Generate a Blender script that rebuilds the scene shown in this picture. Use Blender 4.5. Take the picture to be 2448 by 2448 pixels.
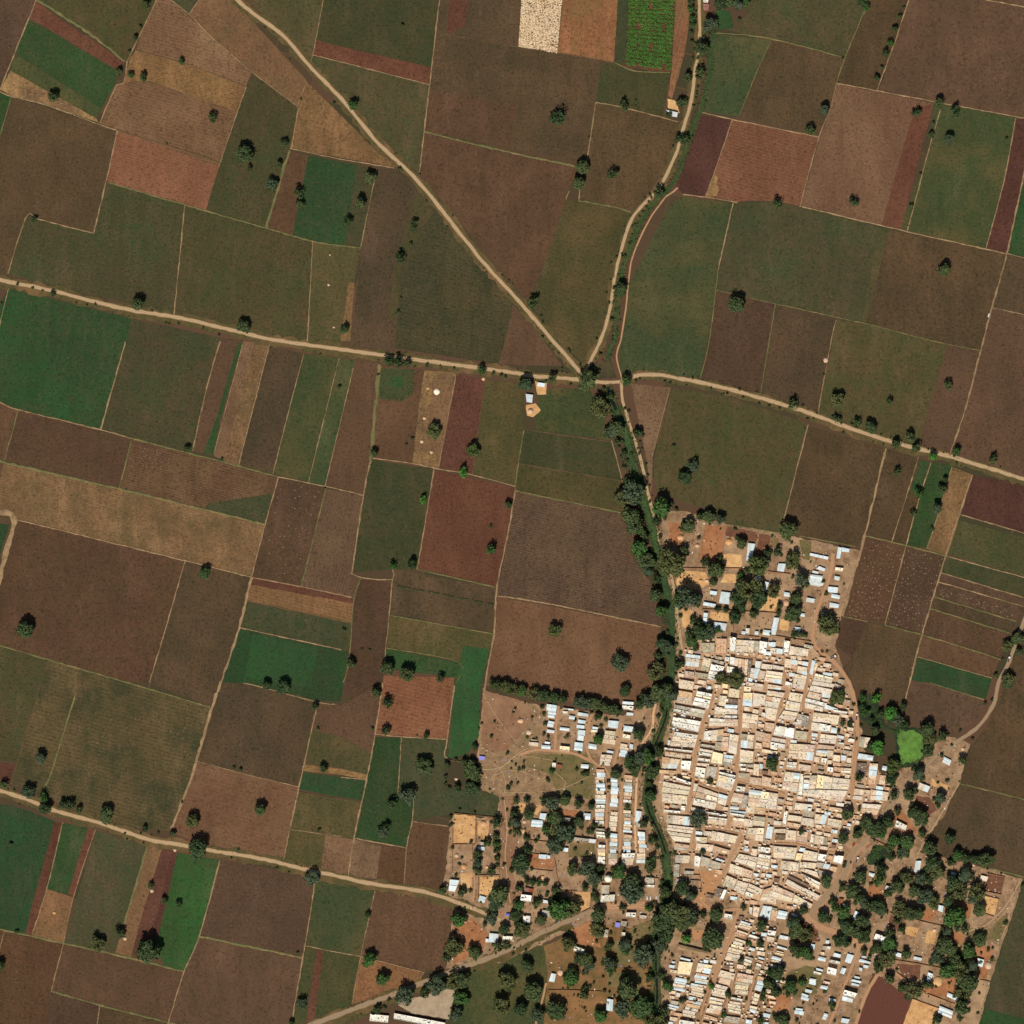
import bpy, math, random
from mathutils import Vector
import numpy as np

# ------------------------------------------------------------------ camera, sky, sun, exposure
SC = bpy.context.scene
for o in list(bpy.data.objects):
    bpy.data.objects.remove(o)
M = 0.5                                    # metres per photograph pixel (2448 px = 1224 m)
EXT = 1224.0
CAM_H, OFF_S, OFF_E = 6000.0, 0.10, 0.06   # the satellite stands a little south-east of overhead
cam = bpy.data.cameras.new('camera')
cam.sensor_width = cam.sensor_height = 36.0
cam.lens = 36.0 * CAM_H / EXT
cam.shift_x = -CAM_H * OFF_E / EXT
cam.shift_y = CAM_H * OFF_S / EXT
cam.clip_start, cam.clip_end = 10.0, 30000.0
camo = bpy.data.objects.new('camera', cam)
camo.location = (CAM_H * OFF_E, -CAM_H * OFF_S, CAM_H)
SC.collection.objects.link(camo)
SC.camera = camo

SUN_EL = math.radians(49)
SH = Vector((0.20, 1.0, 0)).normalized()    # way the shadows fall (up and a little right)
W = bpy.data.worlds.new('World'); SC.world = W; W.use_nodes = True
wn = W.node_tree
sky = wn.nodes.new('ShaderNodeTexSky'); sky.sky_type = 'NISHITA'; sky.sun_disc = False
sky.sun_elevation = SUN_EL; sky.sun_rotation = math.pi + math.atan2(0.20, 1.0)
bg = wn.nodes['Background']; bg.inputs[1].default_value = 0.05
wn.links.new(sky.outputs[0], bg.inputs[0])
sl = bpy.data.lights.new('sun', 'SUN'); sl.energy = 4.6; sl.angle = math.radians(0.5); sl.color = (1.0, 0.955, 0.88)
so = bpy.data.objects.new('sun', sl); SC.collection.objects.link(so)
d = Vector((SH.x * math.cos(SUN_EL), SH.y * math.cos(SUN_EL), -math.sin(SUN_EL)))
so.rotation_euler = d.to_track_quat('-Z', 'Y').to_euler(); so.location = (0, -300, 400)
vs = SC.view_settings
vs.view_transform = 'Standard'; vs.look = 'None'; vs.exposure = 0.0; vs.gamma = 1.0; vs.use_curve_mapping = False

# ------------------------------------------------------------------ helpers
R = random.Random(7)
NR = np.random.default_rng(11)
COL = SC.collection
TILES = {'a': (1600, 1240, 4.83), 'b': (1240, 1640, 4.83), 'c': (1560, 1640, 6.44), 'd': (1840, 1640, 6.44),
         'e': (1560, 1920, 6.44), 'f': (1840, 1920, 6.44), 'g': (1560, 2148, 6.44), 'h': (1840, 2148, 6.44),
         'i': (1760, 1500, 6.44), 'j': (1040, 1900, 4.83), 'k': (1340, 2040, 6.44), 'l': (1560, 1500, 6.44),
         'n': (0, 0, 1.0)}
for _i in range(3):
    for _j in range(3):
        TILES['%d%d' % (_i, _j)] = (816 * _i, 816 * _j, 1932 / 816)

def px(t, x, y):
    ox, oy, s = TILES[t]
    return (ox + x / s, oy + y / s)
def mm(p):                                   # photograph pixel -> metres on the ground
    return ((p[0] - 1224) * M, (1224 - p[1]) * M)
def pts(t, s):
    """'x,y x,y 12:x,y' -> photograph pixels"""
    out = []
    for w in s.split():
        tt = t
        if ':' in w:
            tt, w = w.split(':')
        x, y = w.split(',')
        out.append(px(tt, float(x), float(y)))
    return out
def lin(c):
    return tuple(((v / 255) / 12.92 if v / 255 <= 0.04045 else ((v / 255 + 0.055) / 1.055) ** 2.4) for v in c)

def mesh(name, v, f, mat=None, smooth=False):
    me = bpy.data.meshes.new(name)
    me.from_pydata([tuple(p) for p in v], [], [tuple(q) for q in f])
    if mat: me.materials.append(mat)
    if smooth:
        me.polygons.foreach_set('use_smooth', [True] * len(me.polygons))
    return me
def link(name, me, parent=None, loc=None):
    o = bpy.data.objects.new(name, me); COL.objects.link(o)
    if parent: o.parent = parent
    if loc: o.location = loc
    return o
def tag(o, label=None, cat=None, group=None, kind=None):
    if label: o['label'] = label
    if cat: o['category'] = cat
    if group: o['group'] = group
    if kind: o['kind'] = kind
    return o

# ------------------------------------------------------------------ materials
def nt(name):
    m = bpy.data.materials.new(name); m.use_nodes = True
    t = m.node_tree; b = t.nodes['Principled BSDF']
    b.inputs['Roughness'].default_value = 0.95
    b.inputs['Specular IOR Level'].default_value = 0.15
    return m, t, b
def N(t, typ, **kw):
    n = t.nodes.new(typ)
    for k, v in kw.items(): setattr(n, k, v)
    return n
def math_n(t, op, a, b=None, clamp=False):
    n = N(t, 'ShaderNodeMath', operation=op, use_clamp=clamp)
    for i, v in enumerate((a, b)):
        if v is None: continue
        if isinstance(v, (int, float)): n.inputs[i].default_value = v
        else: t.links.new(v, n.inputs[i])
    return n.outputs[0]
def mix_n(t, fac, a, b, blend='MIX'):
    n = N(t, 'ShaderNodeMix', data_type='RGBA', blend_type=blend)
    if isinstance(fac, (int, float)): n.inputs[0].default_value = fac
    else: t.links.new(fac, n.inputs[0])
    for i, v in ((6, a), (7, b)):
        if isinstance(v, tuple): n.inputs[i].default_value = (*v[:3], 1)
        else: t.links.new(v, n.inputs[i])
    return n.outputs[2]
def noise(t, vec, scale, detail=3.0, rough=0.6, off=None):
    n = N(t, 'ShaderNodeTexNoise'); n.inputs['Scale'].default_value = scale
    n.inputs['Detail'].default_value = detail; n.inputs['Roughness'].default_value = rough
    if off is not None:
        a = N(t, 'ShaderNodeVectorMath', operation='ADD'); t.links.new(vec, a.inputs[0])
        a.inputs[1].default_value = (off, off * 0.7, off * 1.3); vec = a.outputs[0]
    t.links.new(vec, n.inputs['Vector'])
    return n.outputs['Fac']
def ramp(t, fac, lo, hi):
    n = N(t, 'ShaderNodeMapRange'); n.inputs[1].default_value = lo; n.inputs[2].default_value = hi
    t.links.new(fac, n.inputs[0]); return n.outputs[0]
def bump(t, b, h, strength, dist):
    n = N(t, 'ShaderNodeBump'); n.inputs['Strength'].default_value = strength; n.inputs['Distance'].default_value = dist
    t.links.new(h, n.inputs['Height']); t.links.new(n.outputs[0], b.inputs['Normal'])

ROWV = math.atan2(0.27, 1.0)                 # plough rows follow the leaning north-south bunds
def field_mat(name, soil, crop, cover=0.5, row=None, spacing=3.2, rowamp=0.5, patch=None, pamt=0.35, pscale=0.018, fine=0.9, seed=0, bump_s=0.5):
    m, t, b = nt(name)
    P = N(t, 'ShaderNodeNewGeometry').outputs['Position']
    f1 = ramp(t, noise(t, P, 0.27, 5, 0.8, seed), 0.36, 0.64)
    f2 = ramp(t, noise(t, P, 0.085, 4, 0.65, seed + 31), 0.32, 0.68)
    big = noise(t, P, pscale, 3, 0.55, seed + 77)
    c = math_n(t, 'ADD', cover - 0.5 * fine - 0.3, math_n(t, 'MULTIPLY', f1, fine))
    c = math_n(t, 'ADD', c, math_n(t, 'MULTIPLY', f2, 0.6))
    hgt = f1
    if row is not None:
        ang = ROWV if row == 'v' else (ROWV + math.pi / 2)
        mp = N(t, 'ShaderNodeMapping'); mp.inputs['Rotation'].default_value = (0, 0, ang)
        t.links.new(P, mp.inputs['Vector'])
        wv = N(t, 'ShaderNodeTexWave', wave_type='BANDS', bands_direction='X')
        wv.inputs['Scale'].default_value = 0.314 / spacing; wv.inputs['Distortion'].default_value = 0.9
        wv.inputs['Detail'].default_value = 2; wv.inputs['Detail Scale'].default_value = 0.3
        t.links.new(mp.outputs[0], wv.inputs['Vector'])
        w = wv.outputs['Fac']
        # rows drawn out along their own direction (tractor passes)
        mp2 = N(t, 'ShaderNodeMapping'); mp2.inputs['Rotation'].default_value = (0, 0, ang); mp2.inputs['Scale'].default_value = (0.22, 0.008, 1)
        t.links.new(P, mp2.inputs['Vector'])
        st = noise(t, mp2.outputs[0], 1.0, 3, 0.7, seed + 5)
        c = math_n(t, 'ADD', c, math_n(t, 'MULTIPLY', math_n(t, 'SUBTRACT', w, 0.5), rowamp))
        c = math_n(t, 'ADD', c, math_n(t, 'MULTIPLY', math_n(t, 'SUBTRACT', st, 0.5), rowamp * 1.4))
        hgt = math_n(t, 'ADD', f1, math_n(t, 'MULTIPLY', w, rowamp))
    c = math_n(t, 'ADD', c, 0.0, True)
    colr = mix_n(t, c, soil, crop)
    if patch is not None:
        pf = math_n(t, 'MULTIPLY', ramp(t, big, 0.42, 0.66), min(0.9, pamt * 1.5))
        pf = math_n(t, 'MULTIPLY', pf, math_n(t, 'ADD', 0.55, math_n(t, 'MULTIPLY', f2, 0.9)), True)
        colr = mix_n(t, pf, colr, patch)
    # long uneven bands along the working direction: thin growth, damp soil
    mp3 = N(t, 'ShaderNodeMapping'); mp3.inputs['Rotation'].default_value = (0, 0, ROWV + (0 if row != 'h' else math.pi / 2)); mp3.inputs['Scale'].default_value = (0.055, 0.012, 1)
    t.links.new(P, mp3.inputs['Vector'])
    bd_ = noise(t, mp3.outputs[0], 1.0, 5, 0.65, seed + 91)
    colr = mix_n(t, math_n(t, 'MULTIPLY', ramp(t, bd_, 0.54, 0.72), 0.55), colr, tuple(min(1, v * 1.3 + 0.008) for v in soil))
    colr = mix_n(t, math_n(t, 'MULTIPLY', ramp(t, bd_, 0.46, 0.3), 0.5), colr, tuple(v * 0.68 for v in crop))
    # dry, bright clods and slight overall drift
    colr = mix_n(t, math_n(t, 'MULTIPLY', ramp(t, noise(t, P, 0.5, 2, 0.5, seed + 9), 0.60, 0.72), 0.4), colr, tuple(min(1, v * 1.9 + 0.02) for v in soil))
    colr = mix_n(t, math_n(t, 'MULTIPLY', ramp(t, noise(t, P, 0.016, 4, 0.6, seed + 40), 0.36, 0.66), 0.42), colr, tuple(v * 0.72 for v in crop))
    colr = mix_n(t, math_n(t, 'MULTIPLY', ramp(t, noise(t, P, 0.33, 4, 0.75, seed + 60), 0.52, 0.64), 0.75), colr, tuple(v * 0.45 for v in crop))  # dark spots: small shadows between the crop plants, painted into the colour
    t.links.new(colr, b.inputs['Base Color'])
    bump(t, b, hgt, bump_s, 0.35)
    return m

def simple_mat(name, c1, c2, scale=0.3, rough=0.95, bump_s=0.3, rnd=0.0, c3=None, det=4, spec=0.15, specks=0.0):
    """two-tone weathered surface; rnd = how far each object drifts from the others"""
    m, t, b = nt(name)
    P = N(t, 'ShaderNodeNewGeometry').outputs['Position']
    n = noise(t, P, scale, det, 0.7)
    colr = mix_n(t, ramp(t, n, 0.36, 0.64), c1, c2)
    if det > 5:   # dry crumbs and dark grime
        n5 = noise(t, P, 0.55, 3, 0.6, 21)
        colr = mix_n(t, math_n(t, 'MULTIPLY', ramp(t, n5, 0.56, 0.7), 0.4), colr, tuple(v * 0.55 for v in c2))
        colr = mix_n(t, math_n(t, 'MULTIPLY', ramp(t, noise(t, P, 0.7, 2, 0.6, 45), 0.58, 0.7), 0.45), colr, tuple(min(0.92, v * 1.35) for v in c1))
    if c3 is not None:
        n3 = noise(t, P, scale * 0.22, 3, 0.6, 13)
        colr = mix_n(t, math_n(t, 'MULTIPLY', ramp(t, n3, 0.48, 0.7), 0.75), colr, c3)
    if rnd:
        oi = N(t, 'ShaderNodeObjectInfo').outputs['Random']
        hs = N(t, 'ShaderNodeHueSaturation')
        t.links.new(math_n(t, 'ADD', 1 - rnd, math_n(t, 'MULTIPLY', oi, 2 * rnd)), hs.inputs['Value'])
        o2 = math_n(t, 'FRACT', math_n(t, 'MULTIPLY', oi, 17.3))
        t.links.new(math_n(t, 'ADD', 0.72, math_n(t, 'MULTIPLY', o2, 0.36)), hs.inputs['Saturation'])
        t.links.new(math_n(t, 'ADD', 0.49, math_n(t, 'MULTIPLY', math_n(t, 'FRACT', math_n(t, 'MULTIPLY', oi, 41.7)), 0.018)), hs.inputs['Hue'])
        t.links.new(colr, hs.inputs['Color']); colr = hs.outputs[0]
    if specks:
        v = N(t, 'ShaderNodeTexVoronoi'); v.inputs['Scale'].default_value = 0.42; v.inputs['Randomness'].default_value = 0.8
        t.links.new(P, v.inputs['Vector'])
        sp = math_n(t, 'MULTIPLY', math_n(t, 'LESS_THAN', v.outputs['Distance'], 0.16), specks)
        colr = mix_n(t, sp, colr, (0.10, 0.06, 0.035))
    t.links.new(colr, b.inputs['Base Color'])
    b.inputs['Roughness'].default_value = rough; b.inputs['Specular IOR Level'].default_value = spec
    if bump_s: bump(t, b, n, bump_s, 0.15)
    return m

# ------------------------------------------------------------------ the land: one sheet to the horizon, fields, bunds, roads
CLS = {  # soil, crop, cover, rowamp, patch colour, patch amount (sRGB as the eye sees them in full sun)
 'ob': ((100, 73, 51), (80, 66, 42), .50, .35, (112, 80, 54), .40),
 'oc': ((98, 75, 51), (76, 74, 44), .52, .30, (68, 78, 44), .40),
 'br': ((106, 74, 54), (92, 68, 47), .45, .45, (116, 82, 60), .35),
 'bd': ((102, 69, 49), (86, 65, 43), .45, .30, (92, 60, 45), .45),
 'bw': ((112, 80, 58), (92, 67, 48), .45, .8, (120, 90, 62), .5),
 'rd': ((110, 69, 51), (92, 58, 43), .45, .7, (118, 80, 58), .35),
 'rp': ((130, 87, 62), (114, 75, 53), .45, .6, (134, 95, 67), .35),
 'rk': ((94, 58, 46), (82, 52, 41), .45, .3, (100, 66, 50), .3),
 'mv': ((124, 93, 66), (104, 78, 55), .45, .6, (136, 106, 76), .5),
 'gd': ((138, 104, 68), (106, 79, 51), .45, .35, (100, 82, 50), .6),
 'gp': ((160, 124, 76), (112, 86, 58), .45, .3, (100, 76, 56), .6),
 'bl': ((120, 86, 62), (106, 77, 55), .45, .35, (128, 98, 70), .4),
 'om': ((116, 90, 60), (88, 78, 48), .45, .6, (66, 66, 42), .75),
 'dk': ((78, 66, 43), (54, 58, 35), .55, .40, (84, 70, 44), .5),
 'tn': ((134, 98, 66), (112, 82, 56), .45, .6, (104, 86, 52), .4),
 'or': ((146, 98, 66), (116, 80, 54), .45, .6, (122, 100, 62), .4),
 'ol': ((98, 80, 50), (76, 74, 42), .50, .30, (112, 86, 54), .45),
 'og': ((86, 80, 48), (64, 76, 42), .55, .30, (112, 90, 54), .5),
 'dg': ((92, 76, 49), (70, 74, 44), .56, .40, (60, 70, 42), .45),
 'gn': ((70, 70, 44), (46, 72, 38), .66, .20, (44, 80, 40), .45),
 'gb': ((66, 74, 44), (48, 80, 41), .70, .20, (50, 92, 44), .5),
 'dr': ((92, 52, 42), (84, 48, 39), .45, .1, (88, 50, 40), .2),
}
FIELDS = [  # class, row direction (v / h / -), tile, outline
 # ---- top left
 ('br','-','00','-400,-300 205,0 75,320 0,505 -400,505'),
 ('rd','-','00','205,12 705,350 660,398 168,100'),
 ('gn','-','00','165,110 655,392 660,460 575,612 85,302'),
 ('og','-','00','80,322 110,322 577,615 542,668 60,400'),
 ('gp','-','00','60,400 542,668 560,695 290,602 60,540 0,505'),
 ('oc','-','00','215,-300 980,-300 885,0 800,180 720,342 705,350 480,170 215,0'),
 ('mv','h','00','885,0 970,0 1060,80 1200,210 1425,410 1390,490 1080,370 770,285 800,180'),
 ('oc','-','00','900,-200 1200,-200 1118,0 1070,78 970,0'),
 ('tn','-','00','1125,0 1200,-200 1130,-250 1320,0 1740,460 1685,603 1430,410 1200,210 1072,84'),
 ('gd','h','00','770,285 1080,370 1395,490 1345,632 1150,570 850,460 750,460 700,475 735,330'),
 ('mv','h','00','660,480 750,462 850,465 1342,632 1242,942 665,737 566,702 590,640'),
 ('rp','h','00','665,737 1242,942 1165,1190 1050,1160 602,1030'),
 ('oc','-','00','1430,415 1690,603 1650,835 1505,1290 1165,1190 1242,942 1345,630 1395,490'),
 ('gd','-','00','1735,462 1932,655 10:180,835 10:320,945 10:0,892 1640,842 1688,602'),
 ('ob','-','00','0,520 65,545 665,738 600,1030 530,1320 215,1240 150,1225 45,1550 -300,1480 -300,430'),
 ('gn','-','00','-200,460 0,525 62,545 0,770 -200,1200'),
 ('oc','v','00','150,1225 530,1320 602,1030 1046,1160 986,1782 48,1552'),
 ('oc','v','00','1048,1160 1505,1290 1770,1368 1738,1960 986,1782'),
 ('br','-','00','1635,850 1745,880 1655,1335 1510,1290'),
 ('gn','-','00','1745,880 10:90,935 10:20,1392 1655,1335'),
 ('oc','-','10','90,932 205,960 112,1402 15,1390'),
 ('ol','-','00','1770,1372 10:112,1402 10:50,1700 10:0,1965 1738,1940'),
 ('gd','-','10','40,1600 75,1600 50,1930 -5,1930'),
 ('ob','v','10','205,960 330,955 430,1070 480,1150 450,1300 340,1500 300,1968 55,1968 112,1402'),
 ('dk','h','10','475,1180 520,1200 975,1722 890,2062 300,1970 345,1500 440,1320'),
 ('oc','-','10','430,1080 520,1200 440,1330 340,1500 320,1800 260,1800 330,1400'),
 ('br','-','10','975,1725 1110,1880 1250,2070 890,2065'),
 # ---- top middle
 ('ol','-','00','1400,-240 1900,-300 1830,0 1770,312 1750,340 1430,20'),
 ('dg','-','00','1830,0 1900,-300 10:600,-300 10:553,0 10:510,380 10:0,265 1785,225'),
 ('rd','-','10','-145,225 0,265 510,380 498,474 0,352 -160,315'),
 ('oc','-','10','-165,318 0,352 498,476 445,990 200,780 0,560 -180,350'),
 ('ob','-','10','553,0 600,-300 1050,-300 1020,0 1000,265 550,185'),
 ('rd','v','10','610,0 720,0 700,150 600,190'),
 ('gp','v','10','1020,0 1050,-300 1290,-300 1255,0 1225,302 1000,267'),
 ('or','v','10','1255,0 1290,-300 1600,-300 1565,0 1542,352 1225,302'),
 ('dg','-','10','1565,0 1600,-300 1665,-300 1630,0 1610,372 1543,352'),
 ('rd','h','10','1630,0 1660,-300 1920,-300 1895,0 1865,408 1780,405 1610,372'),
 ('or','v','10','1895,0 1920,-300 2010,-300 1980,0 1945,300 1870,560 1850,540 1868,408'),
 ('ob','-','10','550,185 1000,265 1300,312 1540,352 1475,362 1440,580 1385,925 470,745 498,480'),
 ('br','v','10','505,510 1000,592 965,835 472,745'),
 ('dg','-','10','1470,362 1540,354 1660,405 1862,410 1820,665 1440,582'),
 ('ob','-','10','1440,582 1820,665 1912,692 1905,790 1840,950 1640,1200 1345,1137 1385,925'),
 ('br','-','10','470,745 1385,942 1300,1040 1275,1130 1100,1620 1055,1700 700,1290 445,1000'),
 ('ol','h','10','1275,1130 1345,1137 1640,1200 1565,1480 1520,1700 1400,2080 1230,1932 1055,1700 1100,1620'),
 # ---- top right
 ('oc','h','20','190,-300 1100,-300 1035,60 920,325 480,215 300,180 370,60'),
 ('gb','-','20','185,62 268,60 290,160 200,168'),
 ('og','-','20','178,190 500,230 405,440 320,658 112,632 160,400'),
 ('ob','-','20','500,230 912,330 870,472 835,640 778,775 320,660 405,440'),
 ('ob','-','20','1035,60 1100,-300 1370,-300 1282,0 1200,240 1108,515 870,472 920,325'),
 ('br','-','20','1282,0 1370,-300 2300,-300 2300,735 1932,668 1480,586 1108,515 1200,240'),
 ('rk','h','20','110,652 282,680 200,905 130,1112 0,1097 -40,1060'),
 ('rp','h','20','282,680 776,780 735,900 668,1165 530,1140 400,1135 310,1142 128,1112 200,905'),
 ('gp','-','20','178,980 200,1010 188,1040 205,1070 190,1110 130,1116'),
 ('bl','v','20','870,475 1420,585 1310,1000 1235,1298 668,1166 776,780 812,690'),
 ('rd','v','20','1335,605 1422,584 1232,1298 1125,1275 1290,690'),
 ('og','v','20','1422,584 1886,667 1822,1015 1716,1411 1270,1308 1232,1298 1400,820'),
 ('rk','-','20','1886,667 1932,675 2200,720 1932,995 1836,1432 1716,1411 1822,1015'),
 ('gn','-','20','1936,995 2100,600 2300,700 2300,1560 1932,1462 1840,1437'),
 ('og','h','20','0,1112 282,1150 205,1530 125,2130 -360,2130 -350,1932 -300,1600 -150,1300 -60,1150'),
 ('oc','-','20','282,1150 500,1142 668,1168 1172,1300 1035,1830 530,1720 192,1640 208,1500'),
 ('ol','-','20','1105,1340 1170,1312 1048,1832 1015,1812'),
 ('ob','-','20','1172,1300 1716,1412 1834,1437 1745,1760 1680,1985 1400,1925 1035,1830'),
 ('ob','-','20','1838,1437 1932,1462 2300,1560 2300,1880 1932,1780 1750,1738'),
 ('br','h','20','1750,1738 1932,1780 2300,1880 2300,2830 1932,2712 1520,2580'),
 ('bd','-','20','192,1640 530,1720 470,2020 440,2235 100,2140'),
 ('ob','-','20','530,1720 872,1810 765,2340 440,2235 480,1960'),
 ('oc','-','20','872,1810 1035,1830 1430,1932 1680,1985 1515,2575 1300,2535 765,2340'),
 ('br','-','21','1500,10 1680,55 1510,640 1330,600'),
 # ---- left middle
 ('gn','-','00','50,1632 745,1802 01:710,0 01:572,497 01:102,383 01:0,346 -300,2190 -60,1830'),
 ('oc','-','01','712,0 00:748,1804 00:1250,1912 1245,0 1170,260 1090,622 750,552 572,497'),
 ('br','-','01','1245,0 00:1252,1914 1378,-5 1230,650 1090,625'),
 ('gn','-','01','1345,10 1375,5 1250,430 1210,642 1150,640 1230,420'),
 ('mv','v','01','1378,0 1450,5 1285,682 1213,650'),
 ('gd','v','01','1440,5 1522,20 1352,702 1265,682'),
 ('ob','-','01','1524,22 1720,70 1620,450 1545,748 1354,702'),
 ('og','-','01','1722,70 1920,95 1838,450 1745,798 1548,748 1620,450'),
 ('og','-','01','1920,95 2020,110 1850,800 1838,820 1747,798'),
 ('br','v','11','85,110 210,122 190,400 165,690 130,870 -5,850 -90,822 10,400'),
 ('br','-','01','-300,260 0,348 102,386 22,690 0,780 -300,720'),
 ('bd','-','01','104,388 747,555 678,830 24,686'),
 ('bw','h','01','747,556 1080,640 1572,768 1502,1032 1150,955 680,832'),
 ('dg','h','01','1180,920 1540,860 1500,1032 1150,955'),
 ('gd','h','01','22,690 680,835 1500,1036 1427,1332 1048,1241 102,1011 0,955 -300,880 -300,720 0,780'),
 ('bd','-','01','1578,772 1842,832 1770,1130 1708,1390 1428,1334 1500,1040'),
 ('bw','v','01','1846,835 1935,850 2060,872 1985,1310 2010,1460 1710,1390 1772,1130'),
 ('bd','v','01','104,1014 1046,1241 945,1600 845,1932 740,1932 270,1800 0,1722 -300,1650 -300,1500 -30,1420 30,1200 95,1020'),
 ('gn','-','01','-200,1000 0,1030 52,1040 0,1210 -200,1300'),
 ('ob','v','01','1050,1243 1422,1337 1350,1630 1250,1940 02:1198,138 845,1932 945,1600'),
 ('rd','-','01','1428,1338 1710,1392 2015,1455 2010,1485 1412,1376'),
 ('tn','h','01','1412,1376 2010,1485 1998,1600 1400,1472'),
 ('dg','-','01','1398,1476 2000,1600 1970,1752 1355,1622'),
 ('gn','-','01','1352,1626 1970,1756 1930,2040 1800,2036 1500,1960 1260,1930'),
 ('gb','-','01','1430,1655 1800,1735 1760,1960 1500,1925 1385,1895'),
 # ---- middle
 ('br','v','11','228,140 470,165 440,350 400,690 180,662 200,340'),
 ('og','-','11','222,150 405,160 405,300 340,340 215,325'),
 ('gb','-','11','280,202 350,200 345,262 275,256'),
 ('gp','-','11','470,165 652,178 602,450 552,720 400,690 440,350'),
 ('mv','v','11','520,240 625,260 580,640 470,620'),
 ('rd','v','11','652,185 815,215 745,755 555,716'),
 ('ol','v','11','818,216 1010,240 1035,300 1035,490 985,815 742,756'),
 ('og','-','11','1110,300 1200,262 1400,270 1450,330 1490,440 1530,562 1100,502'),
 ('dg','-','11','1040,502 1530,570 1590,790 1000,690'),
 ('ol','-','11','1000,692 1590,792 1605,968 985,846'),
 ('bw','h','11','985,850 1600,972 1640,1100 1700,1280 1770,1400 1820,1612 885,1442'),
 ('bl','v','11','885,1446 1810,1614 1790,1760 1760,2020 1560,2080 1200,2030 815,1945'),
 ('dg','-','11','170,668 525,726 430,1290 290,1290 60,1310 125,872'),
 ('rd','v','11','528,727 985,832 880,1392 430,1290'),
 ('ob','-','11','290,1292 872,1392 862,1652 275,1552'),
 ('ol','-','11','275,1555 858,1656 840,1742 690,1720 665,1812 256,1736'),
 ('bd','-','11','108,1342 290,1346 270,1560 230,2160 200,2230 20,1980 70,1480'),
 ('gn','-','11','256,1740 664,1816 652,1902 240,1852'),
 ('gb','-','11','690,1722 838,1742 790,1932 12:778,300 12:720,400 12:605,430 12:640,10 650,1920'),
 ('rp','h','12','240,-40 640,-28 600,320 195,290'),
 # ---- bottom left
 ('om','h','02','01:272,1806 01:725,1936 1195,140 1110,450 1040,650 962,838 840,832 680,802 450,742 290,662 60,572 95,440'),
 ('oc','h','02','01:-300,1655 01:0,1727 01:270,1804 230,0 90,450 0,440 -300,380'),
 ('rd','-','02','-200,420 0,450 85,462 52,568 0,552 -200,500'),
 ('ob','-','02','1250,0 1385,0 1500,32 1798,112 1770,190 1692,592 1112,450 1200,138'),
 ('bl','h','02','1115,452 1695,592 1610,1002 1200,922 1000,862 970,832 1042,650'),
 ('br','-','02','1800,110 1935,125 12:235,0 12:190,300 12:150,530 1932,480 1722,456 1770,190'),
 ('ol','-','02','1745,270 1932,300 12:170,400 12:150,530 1932,480 1722,456'),
 ('gp','-','02','1722,462 1932,486 12:148,522 12:143,552 1932,522 1716,500'),
 ('gn','-','02','1712,506 1932,536 12:142,556 12:112,666 1932,652 1692,600'),
 ('ol','h','02','1692,622 1932,662 12:108,672 12:78,882 1932,872 1645,830'),
 ('ol','-','02','1643,834 1932,876 12:68,886 12:42,1092 1932,1085 1608,1002'),
 ('mv','-','12','-90,862 70,888 45,1096 -120,1082'),
 ('mv','-','12','72,888 226,922 200,1112 46,1096'),
 ('bd','-','12','226,924 370,936 354,1142 200,1112'),
 ('br','-','12','405,787 605,817 628,832 572,1172 355,1142 372,932'),
 ('gn','-','12','192,306 340,312 320,632 412,642 402,788 372,932 80,882 148,545'),
 ('dg','-','12','340,312 600,322 602,432 570,600 800,620 898,642 896,762 620,742 405,782 412,642 320,632'),
 ('gn','-','02','-300,610 0,690 60,692 260,762 322,790 180,1422 95,1416 0,1396 -300,1320'),
 ('rd','-','02','308,788 352,792 185,1432 140,1422'),
 ('gn','-','02','355,792 500,822 390,1200 268,1166'),
 ('rd','-','02','498,820 542,832 420,1214 385,1196'),
 ('tn','-','02','265,1168 415,1216 362,1472 184,1432'),
 ('oc','-','02','545,836 835,922 760,1180 700,1372 655,1530 362,1474'),
 ('tn','-','02','838,922 915,942 790,1362 740,1562 650,1532 702,1372'),
 ('rd','-','02','915,942 978,952 870,1432 790,1562 745,1542 790,1362'),
 ('rk','-','02','975,952 1008,962 905,1432 860,1440'),
 ('gb','-','02','1005,962 1242,1002 1132,1432 1048,1632 930,1602 880,1500'),
 ('br','-','02','1247,1007 1400,1022 1785,1112 1712,1558 1130,1432'),
 ('og','-','02','1788,1120 1932,1142 12:185,1172 12:110,1547 1932,1526 1735,1492'),
 ('br','v','12','192,1178 400,1192 560,1235 740,1320 640,1340 570,1560 545,1615 470,1640 112,1547'),
 ('or','-','12','112,1550 470,1642 440,1690 60,1822'),
 ('dg','-','02','1732,1496 1932,1530 12:110,1550 12:60,1822 12:0,1870 1990,2200 1600,2200 1655,1932'),
 ('rd','-','02','1792,1512 1832,1518 1740,2200 1690,2200'),
 ('br','-','02','1130,1437 1712,1562 1652,1932 1600,2200 880,2200 955,1932 1045,1640'),
 ('br','-','02','362,1478 660,1532 1048,1637 958,1924 570,1826 288,1746'),
 ('bd','-','02','-300,1330 0,1404 356,1480 290,1742 280,2200 -300,2200'),
 ('bd','-','02','288,1750 566,1830 490,2200 230,2200'),
 ('ob','-','02','568,1832 958,1928 880,2200 490,2200'),
 ('og','-','12','420,1740 620,1640 900,1540 1160,1470 1185,1600 1150,1932 1130,2200 600,2200 640,1740'),
 ('ol','-','12','0,1880 60,1850 620,1640 400,1760 0,1960 -60,1960'),
 # ---- right of the village
 ('oc','-','21','-60,262 250,312 702,465 570,1020 555,1085 250,1035 100,940 -155,850 -165,680'),
 ('mv','v','11','1640,240 1866,262 1762,650 1755,900 1722,640'),
 ('ob','-','21','708,478 1150,606 1032,1098 980,1162 660,1102 572,1022'),
 ('ob','-','21','1155,610 1335,652 1250,930 1185,1132 1036,1097'),
 ('ob','-','21','1335,655 1406,686 1330,920 1266,1152 1187,1132 1250,930'),
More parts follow.
